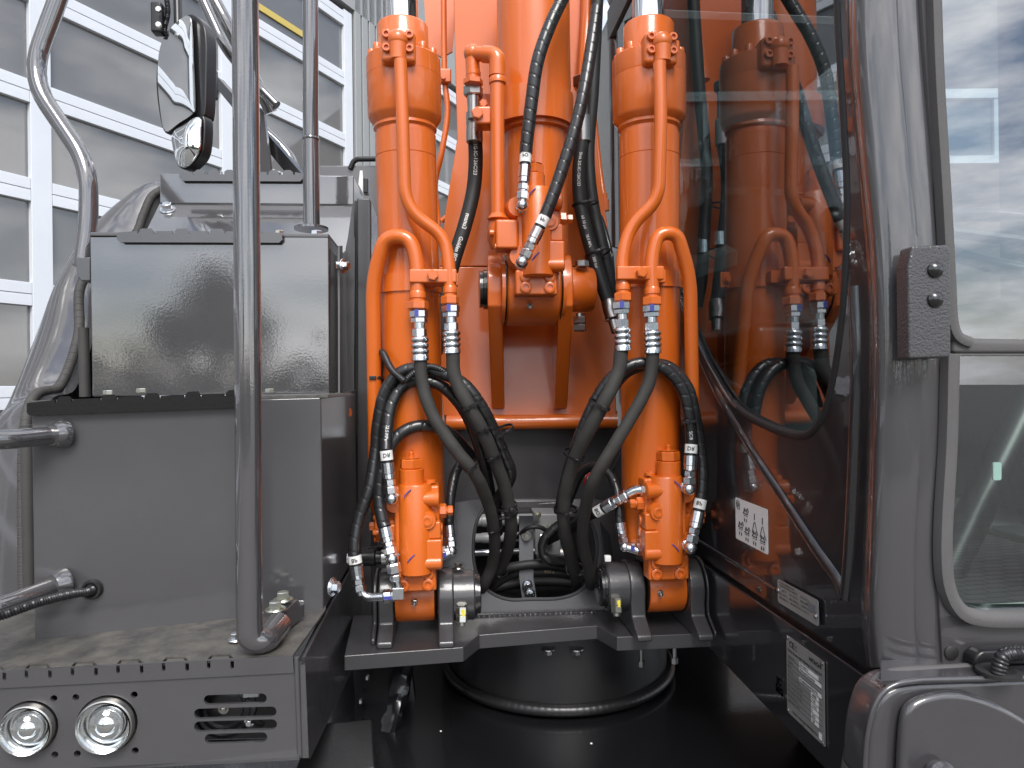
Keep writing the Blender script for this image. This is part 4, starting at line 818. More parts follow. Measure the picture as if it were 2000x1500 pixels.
o, B4 = hose('printed black rubber hose right of the positioning cylinder, left of the pair', [(1138, 275, 1.80), (1131, 330, 1.80), (1133, 395, 1.80), (1146, 455, 1.79), (1162, 510, 1.77), (1180, 565, 1.75), (1190, 592, 1.74)], .0180, 'plain', 'pair of black hoses beside the boom')
for a, b_ in (('SHA 2G-IC-126C/23', 300), ('60 10 psi', 425), ('38.0 MPa', 462), ('380 bar', 506)): txt(o, a, None, None, None, .0105, WINK, .0001, wrap=(B4, s_at(B4, b_), .0181, 1))
part('ferrule', G().lathe(P(1189, 588, 1.74), (P(1202, 640, 1.72) - P(1189, 588, 1.74)), [(0, .019), (.004, .0205), (.03, .0205), (.033, .0195), (.05, .0205), (.055, .014), (.085, .013)], 20), STL, o, sm=25)
part('upper_ferrule', G().lathe(P(1139, 225, 1.80), -ZZ, [(0, .015), (.004, .0195), (.07, .0195), (.072, .018)], 20), STL, o, sm=25); hx = G(); hexn(hx, P(1136, 150, 1.80), -ZZ, .03, .024); hx.lathe(P(1137, 170, 1.8), -ZZ, [(0, .015), (.08, .015)], 16); part('swivel_nut', hx, STL, o, sm=30)
o, B5 = hose('plain black rubber hose right of the positioning cylinder, right of the pair', [(1170, -60, 1.86), (1164, 60, 1.86), (1158, 180, 1.86), (1150, 280, 1.86), (1152, 350, 1.85), (1162, 420, 1.84), (1176, 480, 1.82), (1192, 545, 1.80), (1204, 600, 1.80)], .0165, 'plain', 'pair of black hoses beside the boom')
o, B6 = hose('thin black wrapped cable beside the right boom edge', [(1172, 420, 1.95), (1184, 460, 1.94), (1193, 500, 1.92), (1198, 560, 1.9)], .0075, 'wrap')
part('clip', G().lathe(P(1192, 497, 1.92), V((.25, 0, -1)), [(0, .0095), (.008, .0095)], 14), PGRY, o)
# conduits and wires
o, C1 = hose('black corrugated conduit bending over the left pipe to the hose loop', [(728, 860, 1.46), (742, 800, 1.455), (748, 735, 1.44), (742, 695, 1.42), (748, 690, 1.40), (765, 722, 1.37), (790, 745, 1.36)], .0070, 'conduit')
o, C2 = hose('black corrugated conduit riding on top of the left hose loop', [(790, 745, 1.365), (812, 726, 1.365), (840, 716, 1.37), (870, 728, 1.375), (900, 758, 1.40), (925, 800, 1.45)], .0065, 'conduit')
o, C3 = hose('black corrugated conduit between the left sleeved hoses', [(944, 870, 1.50), (941, 905, 1.50), (948, 945, 1.50), (965, 975, 1.54)], .0065, 'conduit')
o, C4 = hose('thin black cable arching inside the oval opening', [(1010, 1050, 1.74), (1030, 1032, 1.70), (1055, 1030, 1.70), (1078, 1045, 1.72)], .0055, 'plain')
o, C5 = hose('black wrapped hose curling inside the oval opening', [(1100, 1020, 1.68), (1080, 1035, 1.68), (1062, 1055, 1.68), (1060, 1080, 1.68), (1075, 1095, 1.68), (1100, 1100, 1.70)], .0115, 'wrap')
o, C6 = hose('upper black hose lying across the bottom of the oval opening', [(960, 1120, 1.74), (1000, 1108, 1.72), (1050, 1102, 1.72), (1110, 1110, 1.72), (1140, 1130, 1.74)], .0120, 'plain')
o, C7 = hose('lower black hose with gold print across the bottom of the oval opening', [(960, 1145, 1.76), (1000, 1122, 1.74), (1050, 1117, 1.74), (1110, 1122, 1.74), (1140, 1145, 1.76)], .0120, 'plain')
txt(o, 'YPH 6', None, None, None, .010, GINK, wrap=(C7, C7.L * .55, .0121, 1))
o, C8 = hose('black hose at the back of the oval opening under the others', [(950, 1150, 1.85), (1050, 1136, 1.85), (1140, 1140, 1.85)], .013, 'plain')
for i, (pts, m_, lb) in enumerate((([(1140, 945, 1.6), (1150, 925, 1.6), (1162, 935, 1.6), (1155, 965, 1.6)], REDW, 'red wire loop behind the rightmost sleeved hose'), ([(1190, 925, 1.62), (1200, 935, 1.62), (1206, 960, 1.62)], REDW, 'red wire beside the right barrel'), ([(1186, 925, 1.63), (1196, 930, 1.63), (1200, 955, 1.63)], BLUW, 'blue wire beside the right barrel'), ([(1215, 880, 1.62), (1200, 910, 1.62), (1190, 940, 1.62)], PLA, 'thin black wire slanting behind the right barrel'))):
    solo('loose_wire', G().tube(ser(pts), .0025, 8), m_, lb, 'wire')
solo('wire_connector', G().bx(1144, 1156, 928, 936, 1.6, .01), WHT, 'small white wire connector behind the rightmost sleeved hose', 'connector', bev=.001)
r = thing('pressure_sensor', 'black sensor plug on the panel left of the lower silver fittings', 'sensor', P(720, 1105, 1.45))
c = P(690, 1090, 1.45); part('plug', G().lathe(c, MX, [(0, .008), (.018, .008), (.018, .017), (.045, .019), (.048, .015), (.06, .015)], 18), PLA, r, sm=25)
bolt(r, c + MX * .002, -MX, .011, ZINC); part('metal_collar', G().lathe(c + MX * .06, MX, [(0, .017), (.014, .017), (.016, .013), (.024, .013)], 20), STL, r)
part('cable', G().tube(Pa(ser([(700, 1078, 1.46), (740, 1072, 1.46), (770, 1076, 1.46)]), .0012), .006, 10, corr(.006)), PLA, r)
# cable ties
def tie(label, pa, v, rx, ry=None, off=0, hs=1, hu=0):
    s_ = s_at(pa, v); c, T = pa.at(s_); ry = ry or rx; nn = CAM - c; nn = (nn - T * nn.dot(T)).normalized(); x = T.cross(nn)
    if x.x < 0: x = -x
    c = c + x * off; o = thing('cable_tie', label, 'cable tie', c - ZZ * ry, 'black cable ties on the hoses'); n = 28; g = G(); v_ = []; f = []
    for k, (a, q) in enumerate(((-.0026, .0004), (.0026, .0004), (.0026, .0019), (-.0026, .0019))):
        for i in range(n):
            t_ = 2 * PI * i / n; v_.append(c + T * a + x * math.cos(t_) * (rx + q) + nn * math.sin(t_) * (ry + q))
    for k in range(4): f += [[k * n + i, k * n + (i + 1) % n, (k + 1) % 4 * n + (i + 1) % n, (k + 1) % 4 * n + i] for i in range(n)]
    part('strap', g.add(v_, f), PLA, o)
    hc_ = c + nn * (ry * .9 + .002) + x * hs * rx * .45
    part('head', G().box(hc_, .0045, .0035, .004, T, nn, T.cross(nn)), PLA, o, bev=.001)
    part('tail', G().box(hc_ + x * hs * .005 + nn * .001, .0022, .0008, .004, T, nn, T.cross(nn)), PLA, o); return o
for lb, pa, v, rx, ry, off, hs in (
    ('cable tie on the inner left sleeved hose, topmost one', pL2, 790, .0215, .016, .006, -1), ('cable tie on the inner left sleeved hose, second from top', pL2, 835, .0170, .016, .002, 1),
    ('cable tie on the inner left sleeved hose, third from top', pL2, 886, .0170, .016, .002, -1), ('cable tie round the inner left sleeved hose just above the oval opening', pL2, 988, .0225, .017, -.006, 1),
    ('lower of the two ties on the inner left hose at the oval opening', pL2, 1002, .0225, .017, -.006, -1),
    ('cable tie on the leftmost sleeved hose near the wrapped hose', pL1, 912, .0150, .0145, .002, -1), ('cable tie on the leftmost sleeved hose in front of the opening', pL1, 1030, .0145, .0145, .001, -1),
    ('cable tie on the inner right sleeved hose, upper one', pR1, 792, .0220, .016, -.006, 1), ('cable tie on the inner right sleeved hose, middle one', pR1, 888, .0220, .016, -.006, 1),
    ('cable tie round the inner right sleeved hose just above the oval opening', pR1, 992, .0240, .017, .004, 1), ('cable tie at the foot of the inner right sleeved hose', pR1, 1112, .0190, .016, .002, 1),
    ('cable tie at the foot of the inner left sleeved hose', pL2, 1112, .0190, .016, .002, 1),
    ('cable tie holding the wrapped hoses left of the left barrel', S1, 847, .0270, .017, .012, 1), ('cable tie on the outer wrapped hose right of the right barrel', R1, 822, .0180, .0150, .003, -1),
    ('cable tie on the conduit where it meets the left hose loop', C1, 738, .0140, .012, .004, 1),
    ('upper cable tie round the pair of black boom hoses', B4, 398, .0330, .021, .012, 1), ('lower cable tie round the pair of black boom hoses', B4, 500, .0330, .021, .012, 1)):
    tie(lb, pa, v, rx, ry, off, hs)
c = P(733, 738, 1.42); o = thing('cable_tie', 'cable tie round the orange pipe left of the left barrel', 'cable tie', c, 'black cable ties on the hoses')
part('strap', G().lathe(c, ZZ, [(-.003, .0152), (-.003, .017), (.003, .017), (.003, .0152)], 28), PLA, o); part('head', G().box(c - MY * .018 - MX * .003, .007, .003, .004), PLA, o, bev=.001)

# ---------------------------------------------------------------- right: cab
RS = .818
SP = SD(1690, 1310, .910); NS = -MX
def sz(u, z):
    p = SP(u, 900); return V((p.x, p.y, z))
ZB = SP(1692, 1304).z
r = cab = thing('cab', 'dark grey operator cab with curved side window on the right', 'cab', P(1700, 1310, 1.2))
glass_edge = [(1632, -90), (1636, 40), (1647, 220), (1654, 360), (1653, 480), (1646, 600), (1634, 700), (1618, 780), (1596, 832), (1562, 852), (1500, 834), (1440, 799), (1402, 745), (1366, 678), (1330, 590), (1290, 530), (1240, 500), (1195, 485)]
ge_s = crv(on(SP, glass_edge), 4)
us = [(-90, 1650), (100, 1655), (300, 1672), (500, 1692), (700, 1698), (900, 1692), (1100, 1684), (1200, 1681), (1304, 1692)]
front_edge = crv(on(SP, [(u, v) for v, u in us]), 4)
side_poly = ge_s + [sz(1195, ZB)] + front_edge[::-1]
part('side_panel', G().prism(side_poly, MX * .02), CABD, r)
part('window_seal', G().tube(Pa([p - MX * .0 + MX * .004 for p in ge_s[:46]], .006, False), .008, 10), RUB, r)
part('panel_edge', G().tube(Pa([p for p in ge_s[44:]], .006, False), .005, 10), CABD, r)
gp = [p + MX * .008 for p in ge_s] + [p + MX * .008 for p in on(SP, [(1195, 200), (1205, -90)])]
part('side_glass', G().prism(gp, MX * .005), GLS, r)
# pressed ridges
def ridge(pts, rr): return part('pressed_ridge', G().tube(Pa([p + MX * .004 for p in on(SP, pts)], .005), rr, 16, lambda s, a: rr), CABD, r)
ridge([(1352, 660), (1376, 712), (1410, 782), (1460, 868), (1530, 975), (1596, 1075), (1636, 1132), (1650, 1168)], .011)
ridge([(1668, 560), (1673, 700), (1668, 880), (1662, 1020), (1655, 1120), (1650, 1168)], .011)
part('sill_line', G().tube([sz(1210, ZB + .035) - MX * .0005, sz(1515, ZB + .031) - MX * .0005], .0035, 8), CABD, r)
part('wash_strip', G().tube([P(1320, 560, 1.8), P(1352, 620, 1.7), P(1410, 730, 1.55), P(1455, 762, 1.5)], .006, 8), INTL, r)
# front pillar lofted from the side round to the front
ue = {-90: 1792, 100: 1803, 300: 1822, 500: 1838, 700: 1848, 900: 1843, 1100: 1834, 1200: 1835, 1304: 1842}
DF = .806; rows = []
for v, u in us:
    p0 = SP(u, v); d0 = p0.y; e = ue[v]; w_ = e - u; row = [p0 + MX * .01, p0]
    for a, b_ in ((.015, .25), (.04, .50), (.075, .68), (.12, .79), (.18, .86), (.26, .90), (.40, .94), (.55, .97), (.66, .985), (.685, .978), (.71, .99), (.84, 1.0), (.93, 1.01), (1.0, 1.0)):
        row.append(P(u + w_ * a, v, d0 + (DF - d0) * b_))
    rows.append(row)
cols = [crv([rw[j] for rw in rows], 6) for j in range(len(rows[0]))]
part('front_pillar', G().shell([[c_[i] for c_ in cols] for i in range(len(cols[0]))], V((.02, .03, 0))), CABP, r, sm=50)
fpl = FR(1900, 900, .806)
hu = crv(on(fpl, [(1826, -95), (1834, 150), (1848, 390), (1857, 560)]), 6) + crv(on(fpl, [(1857, 560), (1860, 620), (1868, 650), (1890, 661)]), 4)[1:] + on(fpl, [(2090, 664), (2090, -95)])
hl = on(fpl, [(2090, 694), (1864, 694)]) + crv(on(fpl, [(1864, 694), (1860, 860), (1852, 1000), (1850, 1080), (1856, 1140), (1878, 1182), (1915, 1194), (1960, 1196)]), 5)[1:] + on(fpl, [(2090, 1194)])
fo = crv(on(fpl, [(1794, -110), (1806, 100), (1822, 300), (1839, 500), (1847, 700), (1842, 900), (1834, 1050), (1834, 1160), (1842, 1306)]), 5) + on(fpl, [(2110, 1292), (2110, -110)])
part('front_panel', G().prism(fo, MY * .03, [hu, hl]), CABP, r)
def strip(pts, w_, m_, nm):   # flat rubber strip round an opening
    a = [p - MY * .004 for p in pts]; g = G(); L_ = []
    for i, p in enumerate(a):
        T = (a[min(i + 1, len(a) - 1)] - a[max(i - 1, 0)]).normalized(); N = T.cross(MY).normalized(); L_.append([p - N * w_ * .15 - MY * .0, p + N * w_ * .05 - MY * .006, p + N * w_ * .5 - MY * .008, p + N * w_ * .9 - MY * .006, p + N * w_ + MY * .002])
    return part(nm, g.shell(L_, MY * .004), m_, r, sm=50)
strip(hu[:-2][::-1], .013, SEALL, 'windscreen_seal'); strip(hl[1:][::-1], .0165, SEALL, 'window_rubber')
part('cross_bar', G().prism(on(plane(MY, fpl(1950, 680) - MY * .006), [(1862, 664), (2100, 667), (2100, 690), (1862, 690)]), MY * .02), SEALL, r, bev=.004)
part('windscreen', G().prism(on(plane(MY, fpl(1950, 300) + MY * .012), [(1810, -110), (2110, -110), (2110, 672), (1850, 672)]), MY * .005), GLW, r)
part('lower_window', G().prism(on(plane(MY, fpl(1950, 900) + MY * .012), [(1846, 684), (2110, 684), (2110, 1200), (1846, 1200)]), MY * .005), GLD, r)
part('latch_plate', G().prism(fillet(on(plane(MY, fpl(1950, 920) + MY * .018), [(1940, 920), (1940, 903), (1956, 903), (1956, 938), (1940, 938), (1940, 920)]), .003), MY * .002), WHT, r)
hb = plane(MY, P(1815, 590, .772))
hbk = part('hinge_block', G().prism(on(hb, [(1782, 480), (1850, 477), (1858, 486), (1859, 692), (1852, 699), (1776, 701), (1774, 520)]), MY * .022), HNG, r, bev=.007, seg=3)
for v in (527, 585): part('domed_bolt', G().lathe(hb(1826, v), -MY, [(0, .0094), (.002, .0092), (.004, .0072), (.006, .004), (.0065, .0004)], 28), BLKG, hbk)
part('body_plug', G().lathe(fpl(1857, 1274), -MY, [(0, .0086), (.002, .0086), (.0032, .0065), (.0036, .0004)], 28), RUB, r)
# rest of the cab shell
WID = 1.0
RB = sz(1195, ZB)
def cb(a, b_, c_, e, f, h): # box in machine axes relative to the front bottom corner
    o0 = sz(1692, ZB); return G().prism([o0 + MX * a + MY * c_ + ZZ * f, o0 + MX * b_ + MY * c_ + ZZ * f, o0 + MX * b_ + MY * e + ZZ * f, o0 + MX * a + MY * e + ZZ * f], ZZ * (h - f))
DEP = 1.38
part('floor', cb(.02, WID, -.05, DEP, -.02, .03), INTR, r)
part('roof', cb(-.01, WID, -.12, DEP, 1.62, 1.70), CABP, r, bev=.03)
part('rear_pillar', cb(.0, .07, DEP - .04, DEP + .22, .0, 1.62), CABP, r, bev=.03, seg=4)
part('rear_post', cb(WID - .07, WID, DEP - .06, DEP + .06, .0, 1.62), CABP, r, bev=.02)
part('rear_panel', cb(.07, WID - .07, DEP, DEP + .04, .0, .62), INTR, r)
part('rear_glass', cb(.07, WID - .07, DEP + .02, DEP + .024, .62, 1.62), GLS, r)
part('door_lower', cb(WID - .04, WID, -.08, DEP, .0, .60), INTR, r)
part('door_post', cb(WID - .06, WID, .75, .85, .45, 1.62), INTR, r)
part('door_front_post', cb(WID - .06, WID, -.1, -.02, .45, 1.62), INTR, r)
part('side_console', cb(.08, .30, .62, 1.35, .03, .42), INTR, r, bev=.03)
part('console_top', cb(.06, .28, .45, .85, .43, .50), PLA, r, bev=.02)
part('dash', cb(.35, .75, -.02, .08, .1, .35), PLA, r, bev=.02)
part('roof_rail', cb(.0, .05, -.08, DEP, 1.52, 1.62), INTR, r)
o0 = sz(1692, ZB)
def CB(x, y, z): return o0 + MX * x + MY * y + ZZ * z
r = thing('operator_seat', 'dark operator seat wrapped in clear plastic inside the cab', 'seat', CB(.5, 1.0, .05))
part('seat_base', G().prism([CB(.3, .75, .05), CB(.7, .75, .05), CB(.7, 1.2, .05), CB(.3, 1.2, .05)], ZZ * .32), PLA, r, bev=.03)
part('cushion', G().prism([CB(.26, .66, .38), CB(.74, .66, .38), CB(.74, 1.2, .36), CB(.26, 1.2, .36)], ZZ * .13), SEATM, r, bev=.05, seg=4)
part('backrest', G().prism([CB(.28, 1.14, .45), CB(.72, 1.14, .45), CB(.70, 1.28, 1.0), CB(.30, 1.28, 1.0)], V(MY * .13)), SEATM, r, bev=.05, seg=4)
hr = part('headrest', G().prism([CB(.36, 1.26, 1.02), CB(.64, 1.26, 1.02), CB(.62, 1.30, 1.24), CB(.38, 1.30, 1.24)], V(MY * .09)), SEATM, r, bev=.04, seg=4)
txt(hr, 'H', CB(.36, 1.255, 1.09) - MX * .0, -MY, ZZ, .09, WHT, .004)
rows = []
for i in range(15):
    z = .42 + i * .058; row = []
    for j in range(25):
        a = 2 * PI * j / 24; q = 1 + .05 * math.sin(5 * a + i * 1.7) + .04 * math.sin(9 * a - i * 2.3); k = .27 if z < 1.02 else .20
        k *= 1 if z < 1.22 else .7
        row.append(CB(.5 + k * q * math.cos(a), 1.14 + (z - .45) * .25 + .14 * q * math.sin(a), z))
    rows.append(row)
part('plastic_cover', G().grid(rows), FILM, r, sm=25)
for u_, v_ in ((1404, 470), (1372, 486)): part('reflection_bolt', G().lathe(P(u_, v_, 1.6), ZZ, [(-.01, .012), (.02, .012), (.022, .010)], 20), ZINC, cab)
part('reflection_shelf', G().prism([P(1345, 500, 1.62), P(1420, 478, 1.6), P(1440, 490, 1.5), P(1350, 520, 1.56)], ZZ * -.03), INTR, cab)  # shelf and bolts modelled in place of a reflection in the side glass
part('floor_mat', cb(.12, .85, .0, .55, .031, .045), SEATM, cab, bev=.005)
part('pedal', cb(.42, .52, .10, .30, .10, .115), STL, cab, bev=.004); part('pedal', cb(.60, .70, .10, .30, .10, .115), STL, cab, bev=.004)
part('door_pull', G().tube([CB(WID - .06, .1, .34), CB(WID - .09, .2, .36), CB(WID - .09, .55, .36), CB(WID - .06, .62, .34)], .012, 10), INTL, cab)
part('door_pocket', cb(WID - .10, WID - .045, .2, .7, .08, .26), PLA, cab, bev=.01)
part('slant_brace', G().tube([CB(.30, .25, .04), CB(.62, .32, .5)], .03, 10), PLA, cab)
part('floor_trim', cb(.02, .96, -.06, .02, .03, .075), INTL, cab, bev=.008)
part('fuse_cover', cb(.80, .93, .3, .6, .2, .36), INTL, cab, bev=.01)
r = thing('steering_column', 'steering wheel and column seen dimly through the windscreen', 'steering wheel', CB(.55, .3, .03))
part('column', G().tube([CB(.55, .12, .03), CB(.55, .25, .45), CB(.55, .33, .62)], .035, 14), PLA, r)
g = G(); c = CB(.55, .34, .64); nx = V((0, -.5, .85)).normalized(); x1, y1 = perp(nx)
g.tube(Pa([c + (x1 * math.cos(2 * PI * i / 40) + y1 * math.sin(2 * PI * i / 40)) * .18 for i in range(41)], .02, False), .014, 10)
part('rim', g, PLA, r)
for a in (0, 2.1, 4.2): part('spoke', G().tube([c, c + (x1 * math.cos(a) + y1 * math.sin(a)) * .18], .011, 8), PLA, r)
solo('control_lever', G().tube([CB(.25, .5, .45), CB(.23, .45, .62), CB(.22, .44, .68)], .016, 12).ball(CB(.22, .44, .70), .028), PLA, 'black control lever on the cab side console', 'lever')
solo('red_lockout_lever', G().ball(CB(.72, .45, .78), .03, 14, 1.4), REDW, 'small red safety lever seen through the windscreen', 'lever')

# ---------------------------------------------------------------- right: frame side, plates, labels
r = thing('frame_side', 'dark side frame below the cab carrying the plates', 'machine frame', P(1500, 1400, 1.3))
o_ = -MX * .002
top = [sz(1330, ZB - .012) + o_, sz(1696, ZB - .012) + o_]
part('side_plate', G().prism([top[0], top[1]] + [p + o_ for p in on(SP, [(1692, 1335), (1655, 1440), (1640, 1530), (1393, 1272), (1372, 1258)])], MX * .02), CABD, r, bev=.003)
part('gap_strip', G().prism([sz(1330, ZB - .012) + MX * .012, sz(1690, ZB - .012) + MX * .012, sz(1690, ZB + .01) + MX * .012, sz(1330, ZB + .01) + MX * .012], MX * .005), BLK, r)
part('underside', G().prism([sz(1392, SP(1392, 1272).z) + MX * .02, sz(1655, SP(1640, 1500).z) + MX * .02, sz(1655, .6) + MX * .4, sz(1392, .6) + MX * .4], MX * .01), BLK, r)
def plate(name, label, cat, u, v, w_, h_, m_, off, tilt=0, rnd=.004):
    p = SP(u, v) - MX * off; X = (-MY * math.cos(tilt) + ZZ * math.sin(tilt)) * RS; Y = (ZZ * math.cos(tilt) + MY * math.sin(tilt)) * RS
    t_ = thing(name, label, cat, p - Y * h_)
    q = [p, p + X * w_, p + X * w_ - Y * h_, p - Y * h_]
    part('plate', G().prism(fillet([(q[0] + q[1]) / 2, q[1], q[2], q[3], q[0], (q[0] + q[1]) / 2], rnd, 4)[:-1], MX * .0012), m_, t_)
    return t_, (lambda x, y: p + X * x - Y * y - MX * .0007), X, Y
t_, pq, X, Y = plate('name_plate', 'large silver printed machine nameplate on the side frame', 'nameplate', 1541, 1239, .135, .153, SILV, .0045, 0, .002)
def ln(s, x, y, sz_, m_=INK, b_=.00005): txt(t_, s, pq(x, y), X, Y, sz_, m_, b_)
ln('CE', .012, .018, .016, INK, .0004); ln('UK', .034, .013, .006); ln('CA', .034, .019, .006); ln('HITACHI', .086, .017, .0105, INK, .0004)
ln('Hitachi Construction Machinery (Europe) N.V.', .006, .029, .0066, INK, .0002)
for i, (a, b_) in enumerate((('Designation', 'ZX170W-7'), ('Category', 'Hydraulic Excavator'), ('Model', ''), ('Serial No.', 'HCMJAB20A00200795'), ('Mass of the machine', '18000'), ('Max. front axle load (kg)', '9160'), ('Max. rear axle load (kg)', '11010'), ('Max. drawbar load (kg)', '0'), ('Manufactured in', '2023'), ('Engine power (kW)', '128'))):
    y = .040 + i * .0096; ln(a, .006, y, .0055); 
    if b_: 
        part('white_field', G().prism([pq(.05 if i < 4 else .092, y - .006), pq(.128 if i in (1, 3) else .118, y - .006), pq(.128 if i in (1, 3) else .118, y + .0015), pq(.05 if i < 4 else .092, y + .0015)], -MX * .0002), WHT, t_); txt(t_, b_, pq(.052 if i < 4 else .094, y) - MX * .0004, X, Y, .0068, INK, .0002)
    part('rule', G().prism([pq(.005, y + .0022), pq(.13, y + .0022), pq(.13, y + .0027), pq(.005, y + .0027)], -MX * .0002), INK, t_)
ln('Hitachi Construction Machinery Co., Ltd.', .022, .145, .0062, INK, .0002); ln('HCMJ', .055, .151, .004)
part('white_square', G().prism([pq(.117, .134), pq(.128, .134), pq(.128, .146), pq(.117, .146)], -MX * .0002), WHT, t_)
for x, y in ((.005, .005), (.13, .005), (.005, .148), (.13, .148)): part('rivet', G().lathe(pq(x, y), -MX, [(0, .0028), (.001, .0026), (.0017, .0012), (.0018, .0002)], 14), STL, t_)
t_, pq, X, Y = plate('spec_plate', 'small rounded silver plate above the nameplate', 'nameplate', 1525, 1130, .152, .047, SILV, .006, .02, .005)
for i in range(4):
    for j in range(3): ln(('CAB ROPS FOPS', 'No. 4421-71', 'ISO 12117-2', 'Mass 18000 kg')[(i + j) % 4], .008 + j * .042, .012 + i * .008, .0058)
ln('HITACHI CONSTRUCTION', .008, .006, .005)
part('stamp_box', G().prism([pq(.118, .012), pq(.143, .012), pq(.143, .026), pq(.118, .026)], -MX * .0002), GREP, t_)
for x, y in ((.005, .022), (.146, .030)): part('rivet', G().lathe(pq(x, y), -MX, [(0, .004), (.0015, .0038), (.003, .002), (.0032, .0002)], 14), ZINC, t_)
t_, pq, X, Y = plate('lifting_label', 'white lifting diagram label on the cab side', 'label', 1437, 971, .160, .096, WHT, .0008, .0, .003)
def dl(pts, w_=.0006): part('diagram_line', G().tube(Pa([pq(*p) for p in pts], .01, False), w_, 4), INK, t_)
dl([(.008, .006), (.024, .006), (.024, .024), (.008, .024), (.008, .006)]); dl([(.011, .01), (.016, .013), (.021, .01), (.021, .019), (.016, .021), (.011, .019), (.011, .01)])
for cx, cy, hook in ((.055, .026, 0), (.028, .062, 0), (.062, .068, 0), (.100, .068, 1), (.138, .070, 1)):
    for k in (-1, 1):
        dl([(cx + k * .006 + .004 * math.cos(a), cy + .007 + .004 * math.sin(a)) for a in [i * PI / 5 for i in range(11)]], .0008)
        dl([(cx + k * .005, cy + .014), (cx + k * .005, cy + .021)], .0009)
    dl([(cx - .012, cy + .003), (cx + .012, cy + .003), (cx + .010, cy - .004), (cx - .008, cy - .004), (cx - .012, cy + .003)], .0009)
    dl([(cx + .002, cy - .004), (cx + .006, cy - .010), (cx + .013, cy - .012), (cx + .016, cy - .003)], .0009)
    dl([(cx - .008, cy - .004), (cx - .008, cy - .010), (cx - .002, cy - .010), (cx - .001, cy - .004)], .0007)
    if hook: dl([(cx - .012, cy - .004), (cx, cy - .034), (cx + .012, cy - .008)]); dl([(cx, cy - .034), (cx, cy - .048)], .0008)
txt(t_, 'YA00073985', pq(.125, .092), X, Y, .004, INK)
t_, pq, X, Y = plate('maker_decal', 'black lettered decal left of the nameplate', 'decal', 1518, 1314, .034, .042, CABD, .0028, 0, .002)
txt(t_, 'JC', pq(.005, .018), X, Y, .020, DINK, .0010); txt(t_, 'MG', pq(.001, .036), X, Y, .020, DINK, .0010)

# ---------------------------------------------------------------- right: fender below the cab
r = thing('fender', 'rounded glossy grey plastic fender in the lower right corner', 'fender', P(1850, 1500, .76))
fl_ = FR(1850, 1420, .76)
ou = crv(on(fl_, [(1690, 1540), (1697, 1440), (1716, 1372), (1748, 1342), (1800, 1332)]), 5) + on(fl_, [(2110, 1318), (2110, 1540)])
part('shell', G().prism(ou, MY * .05), FEND, r, bev=.010, seg=4)
part('edge_welt', G().tube(Pa([p - MY * .004 + V((-.004, 0, .004)) for p in ou[:-2]] + [ou[-2] - MY * .004], .006, False), .003, 10), FEND, r)
bo = crv(on(plane(MY, fl_(1850, 1420) - MY * .001), [(1742, 1540), (1748, 1420), (1760, 1372), (1800, 1350), (1860, 1345), (1930, 1366), (2000, 1405), (2080, 1455), (2130, 1540)]), 5)
part('raised_panel', G().prism(bo, -MY * .014), FEND, r, bev=.012, seg=4)
part('knob', G().lathe(fl_(1802, 1496) - MY * .014, -MY + ZZ * .3, [(0, .012), (.01, .012), (.012, .016), (.02, .016), (.024, .012)], 24), FEND, r)
part('top_rail', G().tube(Pa(on(plane(MY, fl_(1850, 1320) + MY * .03), [(1700, 1345), (1720, 1325), (1760, 1314), (1840, 1310), (1915, 1306)]), .006), .007, 12), SEALL, r)
part('deck_strip', G().prism(on(HZ(fl_(1850, 1325).z), [(1720, 1330), (2110, 1316), (2110, 1270), (1720, 1290)]), ZZ * -.005), FEND, r)
r = thing('wiring_bracket', 'black bracket with corrugated conduit between cab and fender', 'bracket', P(1960, 1310, .78))
part('bracket', G().prism(on(FR(1950, 1280, .785), [(1905, 1302), (1908, 1282), (1920, 1272), (2110, 1266), (2110, 1296)]), MY * .02), PLA, r, bev=.004)
part('conduit', G().tube(Pa(ser([(2060, 1275, .755), (1990, 1276, .755), (1962, 1280, .755), (1952, 1298, .755), (1948, 1318, .755)]), .0011), .0078, 14, corr(.0076)), PLA, r, sm=60)
part('grommet', G().lathe(P(1950, 1316, .765), ZZ, [(0, .022), (.004, .022), (.006, .017), (.004, .012)], 24), RUB, r)

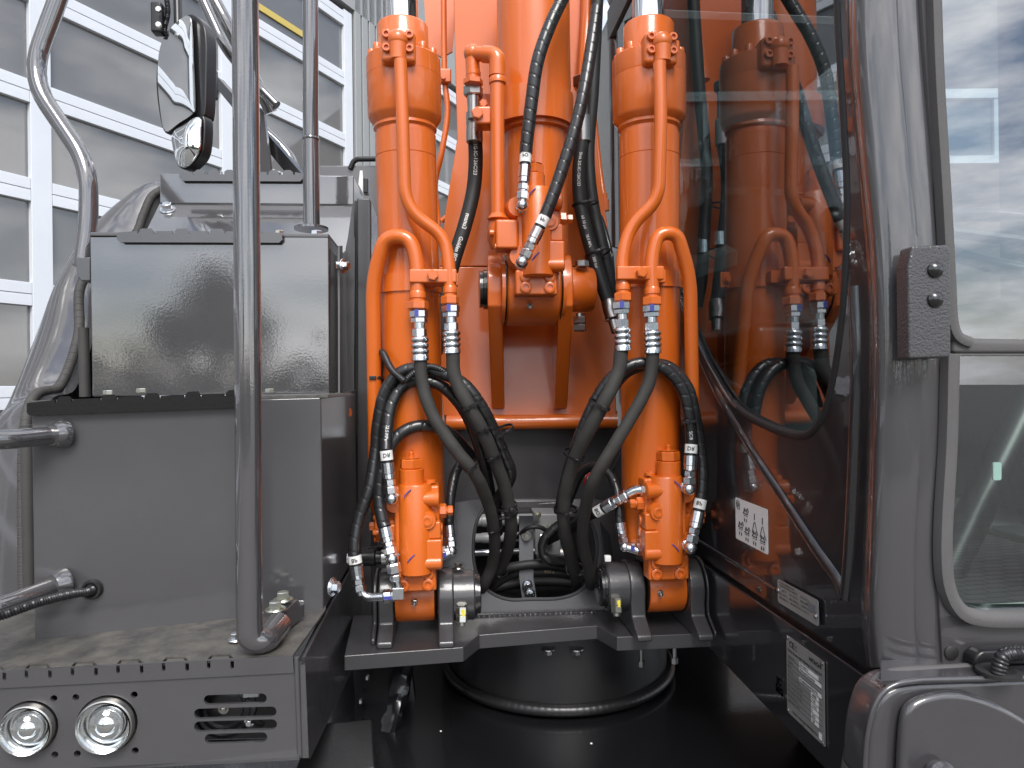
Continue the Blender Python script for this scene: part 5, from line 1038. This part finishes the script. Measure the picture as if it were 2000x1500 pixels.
# ---------------------------------------------------------------- greenery opposite, mirrored in the glossy panels
LEAF = mat('leaf', (.05, .075, .03), .6, var=.8, vscale=3, vcol=(.09, .10, .04))
BARK = mat('bark', (.07, .055, .04), .8, bump=.4, bscale=40)
def leaves(g, n, fn, s0, s1):
    for _ in range(n):
        p = fn(); a = V((random.gauss(0, 1), random.gauss(0, 1), random.gauss(0, 1))).normalized(); x, y = perp(a); k = random.uniform(s0, s1)
        g.add([p + x * k, p + y * k * .6, p - x * k, p - y * k * .6], [[0, 1, 2, 3]])
g = G(); leaves(g, 9000, lambda: V((random.uniform(-18, 14), -15 + random.gauss(0, .45), abs(random.gauss(1.0, .6)) + .1)), .10, .24)
h = part('hedge', g, LEAF, None, sm=0, label='long leafy hedge across the yard, mirrored in the glossy boxes', category='hedge')
TB = V((-4.6, -16, 0)); t_ = thing('tree', 'leafy tree across the yard, a dark blur mirrored in the upper box', 'tree', TB)
part('trunk', G().tube([TB, TB + V((.1, 0, 1.5)), TB + V((.2, -.1, 3))], .16, 10, lambda s, a: .2 - .03 * s), BARK, t_)
cl = [(TB + V(q), k) for q, k in (((.1, 0, 3.4), .9), ((-.9, -.2, 3.0), .6), ((.8, .1, 3.1), .7), ((.2, .3, 4.1), .6))]
def fn():
    c_, k = random.choice(cl); q = V((random.gauss(0, 1), random.gauss(0, 1), random.gauss(0, 1))); return c_ + q * k * .5
g = G(); leaves(g, 3500, fn, .08, .16); part('crown', g, LEAF, t_, sm=0)
for c_, k in cl[1:]: part('limb', G().tube([TB + V((.15, 0, 2.2)), c_], .05, 8), BARK, t_)
# ---------------------------------------------------------------- neighbouring building seen through the cab
r = thing('neighbour_building', 'brick building with a pale window band seen through the cab glass', 'building', V((7, 11.2, 0)))
part('brick_wall', G().prism([V((1.95, 11, 0)), V((16, 11, 0)), V((16, 11, 5.05)), V((1.95, 11, 5.05))], V((0, .3, 0))), BRK, r)
part('fascia', G().prism([V((1.95, 11, 6.25)), V((16, 11, 6.25)), V((16, 11, 8.2)), V((1.95, 11, 8.2))], V((0, .3, 0))), DFAS, r)
part('sill', G().prism([V((1.9, 10.93, 5.05)), V((16, 10.93, 5.05)), V((16, 10.93, 5.17)), V((1.9, 10.93, 5.17))], V((0, .3, 0))), ALU, r)
part('head_rail', G().prism([V((1.9, 10.95, 6.1)), V((16, 10.95, 6.1)), V((16, 10.95, 6.25)), V((1.9, 10.95, 6.25))], V((0, .3, 0))), ALU, r)
for i in range(12):
    x = 1.95 + i * 1.17
    wq = part('window', G().prism([V((x, 10.97, 5.17)), V((x + .09, 10.97, 5.17)), V((x + .09, 10.97, 6.1)), V((x, 10.97, 6.1))], V((0, .1, 0))), ALU, r)
    part('pane', G().prism([V((x + .09, 11.02, 5.17)), V((x + 1.17, 11.02, 5.17)), V((x + 1.17, 11.02, 6.1)), V((x + .09, 11.02, 6.1))], V((0, .02, 0))), WPAN, wq)
